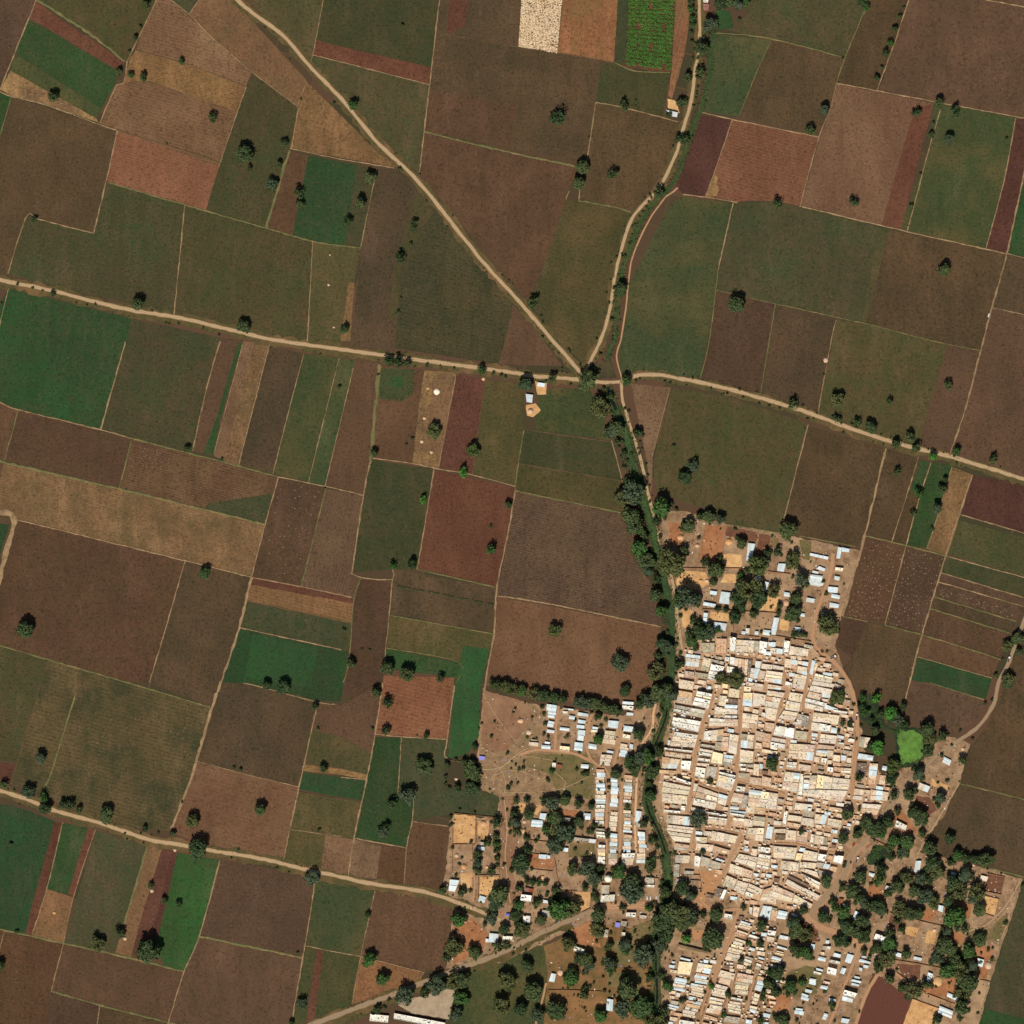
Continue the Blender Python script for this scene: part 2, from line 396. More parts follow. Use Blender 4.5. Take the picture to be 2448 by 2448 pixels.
 ('gn','-','21','1345,668 1402,690 1340,860 1285,850'),
 ('gn','-','21','1406,686 1522,702 1470,900 1440,1000 1382,1172 1268,1152 1332,920'),
 ('gd','-','21','1525,710 1640,755 1500,1212 1386,1175 1420,1060 1440,1010 1490,850'),
 ('rk','-','21','1642,757 1880,800 2300,930 2300,1190 1932,1083 1577,980'),
 ('dg','-','21','1566,1012 1932,1110 2300,1215 2300,1435 1932,1332 1500,1208'),
 ('dg','-','21','1496,1216 1932,1340 2300,1440 2300,1560 1932,1448 1467,1308'),
 ('br','-','21','1465,1312 1932,1452 2300,1565 2300,1610 1932,1498 1447,1360'),
 ('bd','-','21','1445,1364 1932,1504 1890,1582 1420,1442'),
 ('ob','-','21','1420,1447 1888,1587 1850,1652 1397,1512'),
 ('bd','-','21','1395,1514 1848,1654 1800,1790 1650,1745 1357,1660'),
 ('br','-','21','1354,1666 1650,1752 1795,1800 1755,1905 1332,1783'),
 ('gn','-','21','1330,1787 1750,1910 1715,2028 1400,1942 1292,1915'),
 ('br','-','22','1275,-5 1400,0 1705,97 1680,190 1550,285 1440,255 1310,200 1255,120'),
 ('bd','-','21','1037,1107 1264,1157 1146,1604 918,1557 975,1350'),
 ('bd','-','21','1267,1157 1490,1214 1356,1660 1148,1606'),
 ('bd','-','21','905,1558 1045,1590 960,1795 868,1722'),
 ('ob','-','21','1045,1590 1150,1612 1356,1664 1285,1932 1250,2080 1130,2020 1010,1975 945,1932 900,1850 960,1795'),
 ('ob','-','22','1795,80 1850,-150 2300,-200 2300,760 1932,662 1570,570 1640,350 1720,250'),
 ('ob','-','22','1570,572 1932,665 2300,762 2300,1200 1932,1102 1740,1052 1500,985 1370,940 1400,850 1470,730'),
 ('oc','-','22','1932,1105 2300,1210 2300,1990 1932,1900 1700,1840 1740,1680 1905,1200'),
 ('gn','-','22','1700,1842 1932,1902 2300,1992 2300,2300 1600,2300'),
]
GROUND = [  # bare ground, yards, threshing floors, plots: material, tile, outline
 ('dust','n','1590,1222 1640,1222 1737,1254 1859,1274 1940,1292 2055,1316 2010,1480 1997,1545 2029,1632 2060,1740 2062,1790 2110,1850 2145,1846 2205,1800 2260,1755 2320,1780 2291,1875 2257,1949 2223,1991 2198,2037 2367,2077 2445,2101 2434,2139 2367,2342 2346,2426 2310,2600 2130,2600 2175,2400 2085,2325 2000,2600 1540,2600 1570,2300 1590,2200 1590,2100 1565,1960 1550,1860 1580,1780 1600,1700 1600,1600 1610,1500 1590,1380 1565,1290'),
 ('dust','n','1158,1652 1290,1688 1490,1712 1572,1660 1590,1720 1560,1810 1548,1900 1580,2060 1592,2150 1560,2225 1410,2205 1300,2255 1200,2300 1110,2318 1065,2316 1085,2180 1060,2132 1078,1950 1190,1958 1195,1905 1150,1885 1140,1800'),
 ('coreg','n','1620,1562 1690,1520 1840,1530 1945,1550 2015,1628 2040,1720 2047,1840 2100,1852 2142,1880 2080,1960 2030,1990 1990,2062 1955,2132 1925,2182 1860,2168 1770,2175 1700,2080 1620,2052 1590,1960 1572,1880 1597,1780 1608,1680'),
 ('yard','n','1300,2262 1420,2208 1565,2225 1572,2300 1560,2600 1285,2600 1310,2330'),
 ('common','12','800,30 830,50 1100,130 1150,220 1060,380 1440,400 1440,660 970,645 900,645 800,610 785,450 790,300'),
 ('earth','12','812,45 1050,110 1090,190 990,330 920,390 800,380 795,300'),
 ('earth','12','905,640 968,640 1000,900 965,1060 1010,1200 1010,1270 940,1260 905,1150'),
 ('grass','12','1060,400 1430,410 1430,660 1230,640 1180,520 1040,470'),
 ('orange','12','1300,1400 1420,1350 1470,1500 1350,1480'),
 ('orange','12','640,1380 740,1330 830,1420 800,1520 640,1590 600,1560'),
 ('grey','12','300,1810 480,1770 560,1730 645,1738 610,1905 400,1872'),
 ('grass','12','1500,1640 1710,1640 1700,1740 1510,1720'),
 ('grass','12','1650,1380 1780,1330 1770,1560 1560,1600 1530,1480'),
 ('pale','a','610,430 690,400 830,420 842,540 800,582 600,560'),
 ('pale','a','135,1045 285,1065 235,1275 150,1245'),
 ('pale','a','480,1070 690,1100 680,1190 470,1175'),
 ('pale','a','1110,880 1290,900 1240,1080 1050,1050'),
 ('pale','a','1280,1160 1390,1170 1370,1300 1270,1280'),
 ('pale','a','80,600 420,620 470,760 330,820 90,790'),
 ('pale','a','640,640 760,640 800,740 590,740'),
 ('orange','a','420,70 640,90 600,560 340,520'),
 ('orange','a','0,40 150,60 140,300 0,330'),
 ('rkbare','a','670,80 1020,160 990,290 760,210 650,200'),
 ('rkbare','a','1040,170 1170,200 1150,420 990,440'),
 ('grass','a','1170,200 1260,230 1250,330 1180,330'),
 ('grass','a','1500,240 1640,280 1620,480 1540,470'),
 ('pale','j','225,225 465,245 460,550 215,570'),
 ('pale','j','490,300 620,300 610,520 490,460'),
 ('pale','j','290,910 435,900 430,1080 300,1060'),
 ('pale','j','520,950 735,950 720,1090 660,1170 510,1150'),
 ('orange','j','1010,690 1200,680 1370,740 1360,860 1110,840'),
 ('pale','j','1500,1120 1800,1130 1780,1300 1690,1350 1640,1250'),
 ('pale','j','960,90 1250,130 1180,230 960,200'),
 ('orange','j','1400,160 1640,180 1640,240 1450,250'),
 ('grass','j','1560,560 1840,570 1850,720 1540,720'),
 ('rkbare','22','1725,1082 1822,1102 1802,1198 1708,1178'),
 ('pale','22','1712,1207 1790,1226 1765,1324 1690,1300'),
 ('orange','22','1330,1700 1560,1660 1540,1790 1370,1760'),
 ('orange','22','1600,1480 1760,1500 1720,1680 1650,1660'),
 ('pale','22','1410,540 1520,590 1500,605 1400,580'),
 ('orange','22','1380,1280 1440,1290 1420,1350 1350,1340'),
 ('rkbare','22','1180,1310 1250,1330 1230,1400 1160,1370'),
 ('orange','22','1500,1400 1600,1420 1580,1480 1510,1470'),
 ('pale','22','1270,1380 1340,1390 1320,1440 1250,1420'),
 ('orange','22','1060,1130 1150,1170 1130,1230 1040,1200'),
 ('grass','22','1600,1390 1740,1400 1800,1330 1850,1300 1800,1450 1650,1470'),
 ('orange','22','1220,690 1300,800 1330,850 1260,860 1190,780'),
 ('rkbare','22','1320,640 1400,650 1440,720 1380,760 1310,700'),
 ('grass','22','700,1600 800,1620 760,1760 650,1780 560,1720 600,1640'),
 ('orange','22','480,1740 620,1780 600,1860 480,1850'),
 ('rkbare','22','640,1320 760,1390 780,1460 640,1480 600,1430'),
 ('orange','22','1560,1240 1640,1260 1620,1340 1560,1320'),
 ('pale','22','1390,1400 1440,1410 1420,1480 1370,1470'),
 ('rkbare','22','1210,1590 1350,1600 1340,1680 1240,1660'),
 ('pond','22','985,105 1010,70 1060,60 1130,150 1145,240 1190,260 1080,262 1010,205'),
 ('pond','22','1200,262 1250,250 1310,252 1378,290 1388,400 1335,468 1235,482 1208,400 1205,330'),
 ('algae','22','1216,275 1240,262 1275,268 1300,262 1335,285 1358,302 1362,345 1374,395 1350,425 1322,448 1280,452 1240,462 1232,425 1222,400 1226,360 1215,325'),
 ('pond','22','1040,1000 1090,910 1150,930 1175,985 1100,1032 1050,1030'),
 ('drplot','22','1082,1642 1300,1790 1240,1960 1150,2300 880,2300 985,1940'),
 ('pale','22','1302,1790 1452,1842 1420,1950 1350,2200 1180,2200 1245,1940'),
 ('muddy','11','1440,135 1530,112 1560,205 1450,216'),
 ('pale','11','1045,360 1100,350 1130,390 1085,430 1050,420'),
 ('pale','11','1095,215 1165,230 1160,300 1110,300'),
 ('pale','10','1845,560 1890,570 1915,640 1850,640'),
 ('bare','e','630,1050 1000,1040 1130,1050 1060,1200 960,1350 800,1480 980,1640 700,1650 640,1500 760,1300'),
 ('bare','g','560,480 800,480 720,640 650,650'),
]
ROADS = [  # material, width in tile pixels of the 816 tiles, tile, line
 ('verge',62,'00','1250,-120 1370,25 1600,200 1750,370 1932,560 10:200,800 10:420,1010 10:560,1180 10:800,1480 10:1000,1700 10:1200,1932 11:1360,190'),
 ('verge',66,'00','-300,1520 0,1590 300,1652 700,1752 1000,1802 1400,1892 01:1500,-12 01:1932,52 11:300,92 11:600,132 11:900,172 11:1100,202 11:1300,217 11:1450,230'),
 ('verge',56,'11','1590,222 1660,200 1780,193 1932,222 21:200,262 21:440,330 21:700,410 21:1000,522 21:1300,612 21:1510,662 21:1932,792 21:2300,905'),
 ('verge',66,'02','-300,520 0,614 150,664 300,724 550,794 700,844 850,894 1000,919 1200,956 1500,1006 1700,1056 1932,1106 12:180,1146 12:400,1178 12:560,1222 12:700,1272 12:830,1316'),
 ('verge',54,'20','100,-300 97,0 97,250 72,400 52,560 25,650 0,750 10:1890,880 10:1800,1065 10:1660,1240 10:1600,1400 10:1558,1560 10:1528,1750 10:1470,1932 11:1380,160'),
 ('verge',70,'12','-200,1965 0,1885 300,1775 600,1655 900,1545 1100,1440 1300,1352'),
 ('dirt',23,'00','1250,-120 1370,25 1600,200 1750,370 1932,560 10:200,800 10:420,1010 10:560,1180 10:800,1480 10:1000,1700 10:1200,1932 11:1365,190'),
 ('dirt',24,'00','-300,1515 0,1585 300,1647 700,1747 1000,1797 1400,1888 01:1500,-17 01:1932,47 11:300,87 11:600,127 11:900,167 11:1100,197 11:1300,212 11:1450,228'),
 ('dirt',24,'11','1430,228 1500,232 1580,228 1650,198 1780,188 1932,214 21:200,254 21:440,320 21:700,400 21:1000,510 21:1300,600 21:1510,650 21:1932,780 21:2300,893'),
 ('dirt',20,'20','100,-300 95,0 95,250 70,400 50,560 30,640 0,740 10:1890,880 10:1800,1060 10:1650,1230 10:1590,1400 10:1550,1560 10:1520,1750 10:1465,1932 11:1370,185'),
 ('dirto',9,'10','1905,1062 1880,1085 1840,1110 1740,1250 1650,1450 1625,1600 1610,1750 1580,1932 11:1557,80 11:1590,220'),
 ('dirt',19,'11','1585,225 1592,330 1640,500 1690,650 1720,780 1750,920 1770,1000 1800,1150 1840,1250 1870,1330 1885,1450 1905,1560 1920,1700 1932,1760'),
 ('dirt',24,'02','-300,515 0,610 150,660 300,720 550,790 700,840 850,890 1000,915 1200,950 1500,1000 1700,1050 1932,1100 12:180,1140 12:400,1170 12:560,1210 12:700,1260 12:830,1312 12:900,1345'),
 ('paved',30,'12','-200,1950 0,1872 300,1762 600,1642 900,1532 1100,1430 1300,1342 1500,1272 1700,1262'),
 ('dirto',50,'12','1440,1290 1550,1265 1800,1262'),
 ('paved',22,'22','2100,-720 1990,-480 1932,-345 1880,-210 1840,-100 1790,0 1760,120 1680,240 1560,330 1440,410 1350,500 1250,600 1180,690 1110,785'),
 ('dirto',46,'22','1050,890 1045,895 960,970 920,1080 850,1170 760,1260 705,1320 760,1375 880,1420 1000,1480 1060,1530'),
 ('paved',26,'22','1112,783 1050,880 960,970 920,1080 850,1170 760,1260 715,1310'),
 ('dirto',24,'21','850,1200 840,1300 810,1400 770,1500 745,1600 738,1700 800,1770 880,1840 940,1932 22:975,120 22:990,300 22:975,450 22:962,600 22:975,720'),
 ('dirto',16,'22','440,1290 330,1280 280,1400 200,1620 110,1932'),
 ('dirto',20,'22','330,1280 180,1290 110,1240'),
 ('dirto',22,'22','110,1100 60,1240 110,1260'),
 ('dirt',8,'22','1620,1405 1720,1370 1830,1260 1910,1120'),
 ('dirto',16,'22','1000,1480 960,1600 900,1760 830,1932'),
 ('dirto',20,'22','1110,1640 1040,1760 980,1932'),
 ('dirto',14,'22','1200,1640 1300,1720 1380,1770 1540,1820 1600,1920'),
 ('dirt',7,'22','1570,562 1470,730 1390,870 1335,960 1320,1010'),
 ('dirto',11,'12','1160,1700 1130,1830 1100,1932'),
 ('dirto',16,'b','1190,420 1130,800 1100,940 1190,1030 1180,1400 1170,1932'),
 ('dirtp',14,'b','1365,980 1355,1300 1345,1600 1355,1932'),
 ('dirtp',13,'b','1580,210 1555,330 1545,480 1470,600 1380,740'),
 ('dirto',16,'b','460,230 430,480 420,740'),
 ('dirto',16,'b','850,310 800,480 780,700 860,880 1030,1000 1020,1400 1010,1932'),
 ('dirto',18,'b','0,800 200,740 420,750 640,780 870,880'),
 ('dirt',4,'12','800,60 860,160 920,250 1000,350'),
 ('dirt',6,'12','790,490 900,480 1000,400 1060,370'),
 ('dirt',4,'12','850,560 880,500 1020,420 1200,440'),
 ('dirt',4,'12','920,640 930,560 900,490 840,440'),
 ('dirt',4,'12','930,620 1060,620 1200,610 1300,580 1400,530'),
 ('dirt',4,'12','1040,480 1045,560 1000,610 930,640'),
 ('dirt',4,'12','1200,500 1270,560 1260,600'),
 ('dirt',4,'12','860,570 870,520 920,500 1010,500 1090,530'),
 ('dirto',10,'j','450,900 460,1050 440,1240'),
 ('dirt',7,'j','800,60 830,400 810,700 840,1000 870,1250'),
]
BUNDS = [
 ('p',5,'00','205,0 75,320 0,505'),('g',11,'00','215,0 330,75 480,170 620,275 705,350'),('p',5,'00','885,0 800,180 720,345'),
 ('p',5,'00','720,345 700,470 660,480 565,695'),('p',4,'00','970,0 1070,80 1200,210 1430,410 1690,605'),('p',4,'00','1125,0 1070,80'),
 ('d',4,'00','770,285 1080,370 1390,490'),('p',4,'00','1395,490 1345,630 1240,940'),('p',5,'00','0,520 65,545 280,600 565,705 665,738'),
 ('p',6,'00','665,738 600,1030 530,1320'),('g',6,'00','605,1030 1050,1160 1505,1290 1770,1365 1932,1390 10:110,1402'),
 ('p',6,'00','530,1320 215,1240 150,1225 45,1550'),('p',6,'00','1045,1160 1015,1480 985,1780'),('p',5,'00','1690,605 1650,840'),
 ('g',12,'00','1640,850 1590,1000 1505,1290'),('p',5,'00','1640,840 1932,900 10:300,950'),('p',6,'00','1770,1370 1740,1932'),
 ('p',5,'00','1735,460 1680,610'),('g',5,'00','65,545 0,770'),('p',5,'00','50,1630 0,1830'),('d',5,'00','660,735 1100,870 1240,920'),
 ('p',4,'00','1830,0 1770,310 1750,360'),('p',4,'00','1770,310 1932,350 10:250,415 10:498,478'),
 ('p',6,'10','555,0 500,475 440,1000'),('g',8,'10','470,745 900,850 1320,940'),('d',4,'10','555,185 1000,265 1300,310 1540,355'),
 ('p',5,'10','1440,580 1560,600 1820,665 1910,690'),('p',5,'10','1440,580 1410,780 1385,930'),('g',5,'10','1540,350 1660,400 1860,410'),
 ('p',5,'10','1290,1080 1270,1130'),('g',6,'10','1345,1135 1540,1170 1640,1200'),('p',5,'10','1350,1060 1345,1135'),('p',4,'10','200,960 160,1150 110,1400'),
 ('g',6,'20','180,185 480,215 920,325'),('g',4,'20','500,230 410,430 320,655'),('g',6,'20','1030,60 920,325 870,470'),
 ('p',5,'20','1280,0 1200,240 1100,512'),('p',5,'20','870,470 1110,515 1480,585 1932,668'),('p',5,'20','870,470 835,620 770,780 665,1165'),
 ('p',6,'20','110,635 280,675 775,775'),('p',5,'20','280,680 195,930 130,1110'),('p',6,'20','0,1100 130,1115 310,1145'),
 ('p',6,'20','660,1165 1270,1310 1720,1410 1835,1435'),('p',5,'20','1460,620 1400,820 1340,1050 1270,1310'),('p',5,'20','1885,668 1820,1020 1715,1410'),
 ('p',8,'20','1932,990 1835,1435 1750,1740 1700,1932 21:1600,380 21:1510,645'),('p',5,'20','285,1150 200,1530'),('g',5,'20','200,1530 150,1932 21:100,205'),
 ('g',4,'20','190,1640 530,1720 1030,1830 1430,1932 21:1680,50'),('g',5,'20','525,1720 490,1932 21:440,300'),('p',4,'20','870,1810 840,1932 21:765,410'),
 ('p',4,'20','1750,1740 1932,1780'),('p',4,'20','1840,1435 1932,1460'),('p',5,'20','1730,0 1932,38'),
 ('p',6,'01','710,0 570,500'),('p',6,'01','0,345 100,385 570,500 750,550'),('g',7,'01','750,550 1080,635 1350,705 1570,765'),
 ('p',5,'01','1570,765 1740,800 1932,840 2060,872'),('p',5,'01','1245,0 1170,260 1090,620'),('p',4,'01','1375,10 1210,640'),('p',5,'01','1525,20 1350,700'),
 ('p',4,'01','1720,70 1620,450 1545,750'),('p',4,'01','1920,95 1745,800'),('p',4,'01','2000,150 1840,820'),('g',6,'01','105,385 20,690'),
 ('g',6,'01','745,560 675,830'),('g',10,'01','0,680 25,685 680,835 1150,950 1500,1035'),('p',6,'01','1575,770 1500,1040 1425,1330'),
 ('p',6,'01','100,1010 1045,1240 1425,1335'),('p',22,'01','-60,950 0,965 62,980 80,1020 50,1150 0,1330 -60,1500'),('p',5,'01','1048,1240 945,1600 845,1932'),
 ('p',12,'01','1425,1335 1350,1630 1250,1932 02:1200,140 02:1110,450 02:1040,650 02:970,830'),('p',5,'01','1425,1335 1710,1390 1932,1435 2010,1455'),
 ('g',5,'01','1845,830 1770,1130 1705,1390'),('g',6,'01','0,1720 270,1800 725,1932 02:1195,140'),('p',5,'01','1355,1620 1932,1745'),('d',4,'01','1400,1470 1932,1580'),
 ('g',14,'11','215,130 190,400 165,680'),('p',7,'11','165,680 125,870 60,1310'),('p',5,'11','180,660 400,690 545,720 740,755 985,820'),
 ('p',4,'11','650,185 550,720'),('d',4,'11','815,215 740,755'),('g',6,'11','1035,500 1000,700 985,830'),
 ('p',7,'11','985,830 950,1050 880,1400 865,1650 815,1932 12:790,300 12:785,440'),('g',6,'11','985,845 1590,970'),('p',6,'11','525,725 430,1290'),
 ('g',5,'11','430,1290 870,1390'),('p',6,'11','50,1310 130,1340 290,1345 290,1290'),('g',6,'11','110,1340 70,1470 45,1800 10,1932'),
 ('p',5,'11','290,1345 270,1560 240,1850'),('g',5,'11','275,1550 860,1655'),('g',4,'11','255,1735 665,1815 650,1932'),('p',6,'11','885,1440 1200,1490 1810,1615'),
 ('d',4,'11','1040,500 1530,570'),('d',4,'11','1000,690 1590,790'),('p',5,'11','1530,560 1590,790 1610,960'),('p',4,'11','1860,260 1760,650'),
 ('p',5,'21','710,470 570,1020'),('p',10,'21','1150,605 1030,1100 960,1350 905,1555'),('p',5,'21','1335,655 1250,930 1185,1130'),
 ('p',6,'21','1405,685 1330,920 1265,1155 1145,1605'),('p',5,'21','1525,710 1440,1000 1380,1175'),('p',8,'21','1640,755 1490,1210 1355,1660 1285,1932 22:1240,180'),
 ('g',6,'21','1035,1100 1265,1155 1490,1215'),('p',5,'21','1575,980 1932,1085'),('p',5,'21','1490,1215 1932,1335'),('p',5,'21','1465,1310 1932,1450'),
 ('p',5,'21','1445,1360 1932,1500'),('g',6,'21','1420,1445 1890,1585'),('g',6,'21','1395,1510 1850,1650'),('g',6,'21','1355,1660 1650,1750 1800,1800'),
 ('p',4,'21','1330,1785 1750,1905'),('g',6,'21','905,1555 1045,1585'),('g',6,'21','1145,1605 1355,1660'),('g',5,'21','660,1100 980,1160'),('g',5,'21','250,1035 550,1085'),
 ('g',5,'22','1400,0 1705,95'),('g',6,'22','1570,570 1932,660'),('g',7,'22','1740,1050 1932,1100'),('p',6,'22','1900,1200 1740,1680 1690,1880'),
 ('d',5,'02','230,0 170,230 60,570'),('g',7,'02','430,60 370,250 300,480 235,640'),('p',4,'02','1120,445 1400,520 1695,590'),
 ('p',6,'02','1800,110 1690,600 1605,1000'),('p',5,'02','1380,0 1500,30 1800,110 1900,122'),('p',5,'02','355,790 265,1165 180,1430'),
 ('p',4,'02','540,830 415,1215 360,1475'),('g',9,'02','835,920 760,1180 700,1370'),('p',6,'02','1245,1005 1130,1430 1040,1640 950,1932'),
 ('g',9,'02','0,1395 180,1435 360,1475 660,1540 1040,1635'),('g',10,'02','1130,1435 1710,1555'),('p',6,'02','1785,1120 1720,1520 1650,1932'),
 ('p',5,'02','360,1475 290,1740'),('g',8,'02','290,1745 565,1825 960,1925'),('p',4,'02','565,1830 550,1932'),('d',4,'02','1695,620 1932,660 12:110,670'),
 ('p',4,'02','1640,830 1932,870'),('p',4,'02','1735,1490 1932,1530 12:110,1550 12:470,1640'),('p',4,'02','25,1410 0,1500'),
 ('p',7,'12','235,0 190,300 140,560 70,890 40,1090'),('p',5,'12','195,290 340,305 600,320'),('p',6,'12','640,15 600,320 600,430 790,450'),
 ('p',4,'12','340,310 320,630'),('p',5,'12','410,640 400,785 370,930 355,1140'),('p',5,'12','75,880 370,935'),('p',4,'12','405,785 620,815'),
 ('p',5,'12','895,640 900,760 905,1000 910,1170'),('p',4,'12','190,1180 110,1545 60,1820'),('p',5,'12','0,535 145,550'),
]

# ---- ground polygons: each lies a centimetre or so above the ones it overlaps
def seg_x(a, b, c, d_):
    def o(p, q, r): return (q[0] - p[0]) * (r[1] - p[1]) - (q[1] - p[1]) * (r[0] - p[0])
    return o(a, b, c) * o(a, b, d_) < 0 and o(c, d_, a) * o(c, d_, b) < 0
def inside(p, poly):
    x, y = p; r = False; j = len(poly) - 1
    for i in range(len(poly)):
        xi, yi = poly[i]; xj, yj = poly[j]
        if (yi > y) != (yj > y) and x < (xj - xi) * (y - yi) / (yj - yi) + xi: r = not r
        j = i
    return r
def bb(p):
    xs = [q[0] for q in p]; ys = [q[1] for q in p]
    return min(xs), min(ys), max(xs), max(ys)
SURF = []                                     # (outline, bbox, z)
STEP = 0.012
def overlap(p, bp, q, bq):
    if bp[0] > bq[2] or bq[0] > bp[2] or bp[1] > bq[3] or bq[1] > bp[3]: return False
    if inside(p[0], q) or inside(q[0], p): return True
    for i in range(len(p)):
        a, b = p[i - 1], p[i]
        for j in range(len(q)):
            if seg_x(a, b, q[j - 1], q[j]): return True
    return False
def lay(poly):
    b = bb(poly); z = 0.0
    for q, bq, zq in SURF:
        if zq >= z - 1e-6 and overlap(poly, b, q, bq): z = zq + STEP
    SURF.append((poly, b, z)); return z
def zat(x, y):
    z = 0.0
    for q, b, zq in SURF:
        if zq > z and b[0] <= x <= b[2] and b[1] <= y <= b[3] and inside((x, y), q): z = zq
    return z
def rough_edge(poly, amp, step=9.0):
    out = []
    for i in range(len(poly)):
        a, b = poly[i], poly[(i + 1) % len(poly)]
        L = math.hypot(b[0] - a[0], b[1] - a[1]); n = max(1, int(L / step))
        for k in range(n):
            f = k / n
            j = amp if k else amp * 0.4
            out.append((a[0] + (b[0] - a[0]) * f + R.uniform(-j, j), a[1] + (b[1] - a[1]) * f + R.uniform(-j, j)))
    return out

# the sheet that carries everything, with a plain patchwork of far fields
m, t, b = nt('far_land')
P = N(t, 'ShaderNodeNewGeometry').outputs['Position']
mp = N(t, 'ShaderNodeMapping'); mp.inputs['Rotation'].default_value = (0, 0, ROWV); t.links.new(P, mp.inputs['Vector'])
bk = N(t, 'ShaderNodeTexBrick'); bk.offset = 0.37; bk.inputs['Scale'].default_value = 0.006
bk.inputs['Color1'].default_value = (*lin((96, 68, 50)), 1); bk.inputs['Color2'].default_value = (*lin((58, 58, 36)), 1)
bk.inputs['Mortar'].default_value = (*lin((88, 70, 46)), 1); bk.inputs['Mortar Size'].default_value = 0.006; bk.inputs['Bias'].default_value = 0
t.links.new(mp.outputs[0], bk.inputs['Vector'])
t.links.new(mix_n(t, math_n(t, 'MULTIPLY', noise(t, P, 0.5, 4), 0.5), bk.outputs['Color'], lin((66, 50, 38))), b.inputs['Base Color'])
S_ = 4000
tag(link('ground', mesh('ground', [(-S_, -S_, -0.05), (S_, -S_, -0.05), (S_, S_, -0.05), (-S_, S_, -0.05)], [(0, 1, 2, 3)], m)), kind='structure')

for idx, (cls, row, tile, s) in enumerate(FIELDS):
    soil, crop, cov, ra, pat, pa = CLS[cls]
    kk = 0.90 if cls in ('ob', 'oc', 'br', 'bd', 'bw', 'ol', 'og', 'dg', 'om') else 0.93 if cls in ('rd', 'rp', 'rk', 'gn', 'gb', 'bl') else 0.97
    def jit(c, k=kk * R.uniform(0.95, 1.06), w=R.uniform(-2, 2)):
        return lin(((c[0] * k + w) * (.965 if kk < .91 else 1), c[1] * k, c[2] * k - w))
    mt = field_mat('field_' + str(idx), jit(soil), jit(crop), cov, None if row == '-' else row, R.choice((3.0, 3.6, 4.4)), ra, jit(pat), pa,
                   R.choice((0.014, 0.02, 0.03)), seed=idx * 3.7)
    poly = [mm(p) for p in pts(tile, s)]
    z = lay(poly)
    e = rough_edge(poly, 0.35)
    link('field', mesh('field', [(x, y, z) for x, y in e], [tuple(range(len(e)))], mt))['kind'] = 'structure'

dust = simple_mat('village_earth', lin((160, 129, 98)), lin((112, 86, 61)), 0.11, c3=lin((178, 146, 112)), det=6, bump_s=0.5)
GM = {'dust': dust, 'coreg': simple_mat('core_packed_earth', lin((188, 158, 124)), lin((152, 118, 88)), 0.3, c3=lin((166, 130, 98)), det=6),
      'yard': simple_mat('yard_earth', lin((132, 96, 62)), lin((96, 80, 46)), 0.1, c3=lin((150, 108, 70)), det=6),
      'common': simple_mat('trodden_common', lin((152, 122, 90)), lin((116, 92, 66)), 0.12, c3=lin((124, 104, 70)), det=6),
      'earth': simple_mat('brown_earth', lin((140, 104, 77)), lin((120, 87, 63)), 0.14, c3=lin((150, 116, 86)), det=6),
      'grass': simple_mat('dry_grass', lin((116, 100, 64)), lin((88, 84, 50)), 0.12, c3=lin((136, 108, 74)), det=6),
      'orange': simple_mat('orange_earth', lin((164, 110, 72)), lin((132, 88, 58)), 0.12, c3=lin((176, 124, 84)), det=6),
      'pale': simple_mat('pale_threshing_earth', lin((208, 164, 110)), lin((172, 126, 80)), 0.14, c3=lin((220, 178, 124)), det=6),
      'grey': simple_mat('grey_school_yard', lin((170, 150, 124)), lin((148, 126, 100)), 0.12, c3=lin((182, 158, 126)), det=6),
      'bare': simple_mat('bare_square_earth', lin((178, 132, 92)), lin((162, 116, 78)), 0.2, det=6),
      'rkbare': simple_mat('dark_yard_earth', lin((118, 80, 58)), lin((94, 62, 47)), 0.14, det=6),
      'pond': simple_mat('weedy_pond', lin((38, 50, 32)), lin((26, 38, 28)), 0.2, rough=0.6, c3=lin((62, 62, 40))),
      'algae': simple_mat('algae_pond', lin((100, 142, 54)), lin((74, 104, 46)), 0.16, rough=0.7, c3=lin((64, 74, 42)), bump_s=0.2, det=6),
      'drplot': simple_mat('smooth_red_soil', lin((98, 60, 48)), lin((90, 54, 43)), 0.4, bump_s=0.1),
      'muddy': simple_mat('muddy_pool', lin((78, 70, 46)), lin((62, 56, 38)), 0.06, rough=0.35, bump_s=0.05)}
GN = {'dust': 'village_ground', 'coreg': 'village_ground', 'yard': 'yard_ground', 'common': 'common_ground', 'earth': 'bare_earth', 'grass': 'dry_grass_patch', 'orange': 'bare_earth',
      'pale': 'threshing_floor', 'grey': 'school_yard', 'bare': 'village_square', 'rkbare': 'bare_earth', 'pond': 'weedy_pond', 'algae': 'algae_pond', 'drplot': 'ploughed_plot', 'muddy': 'muddy_pool'}
YARDS = []
for k, tile, s in GROUND:
    poly = [mm(p) for p in pts(tile, s)]
    if k in ('dust', 'yard'): YARDS.append(poly)
    z = lay(poly)
    e = rough_edge(poly, {'dust': 1.5, 'algae': 1.1, 'pond': 1.3}.get(k, 0.6), 2.5 if k in ('algae', 'pond') else 4.0)
    link(GN[k], mesh(GN[k], [(x, y, z) for x, y in e], [tuple(range(len(e)))], GM[k]))['kind'] = 'structure'

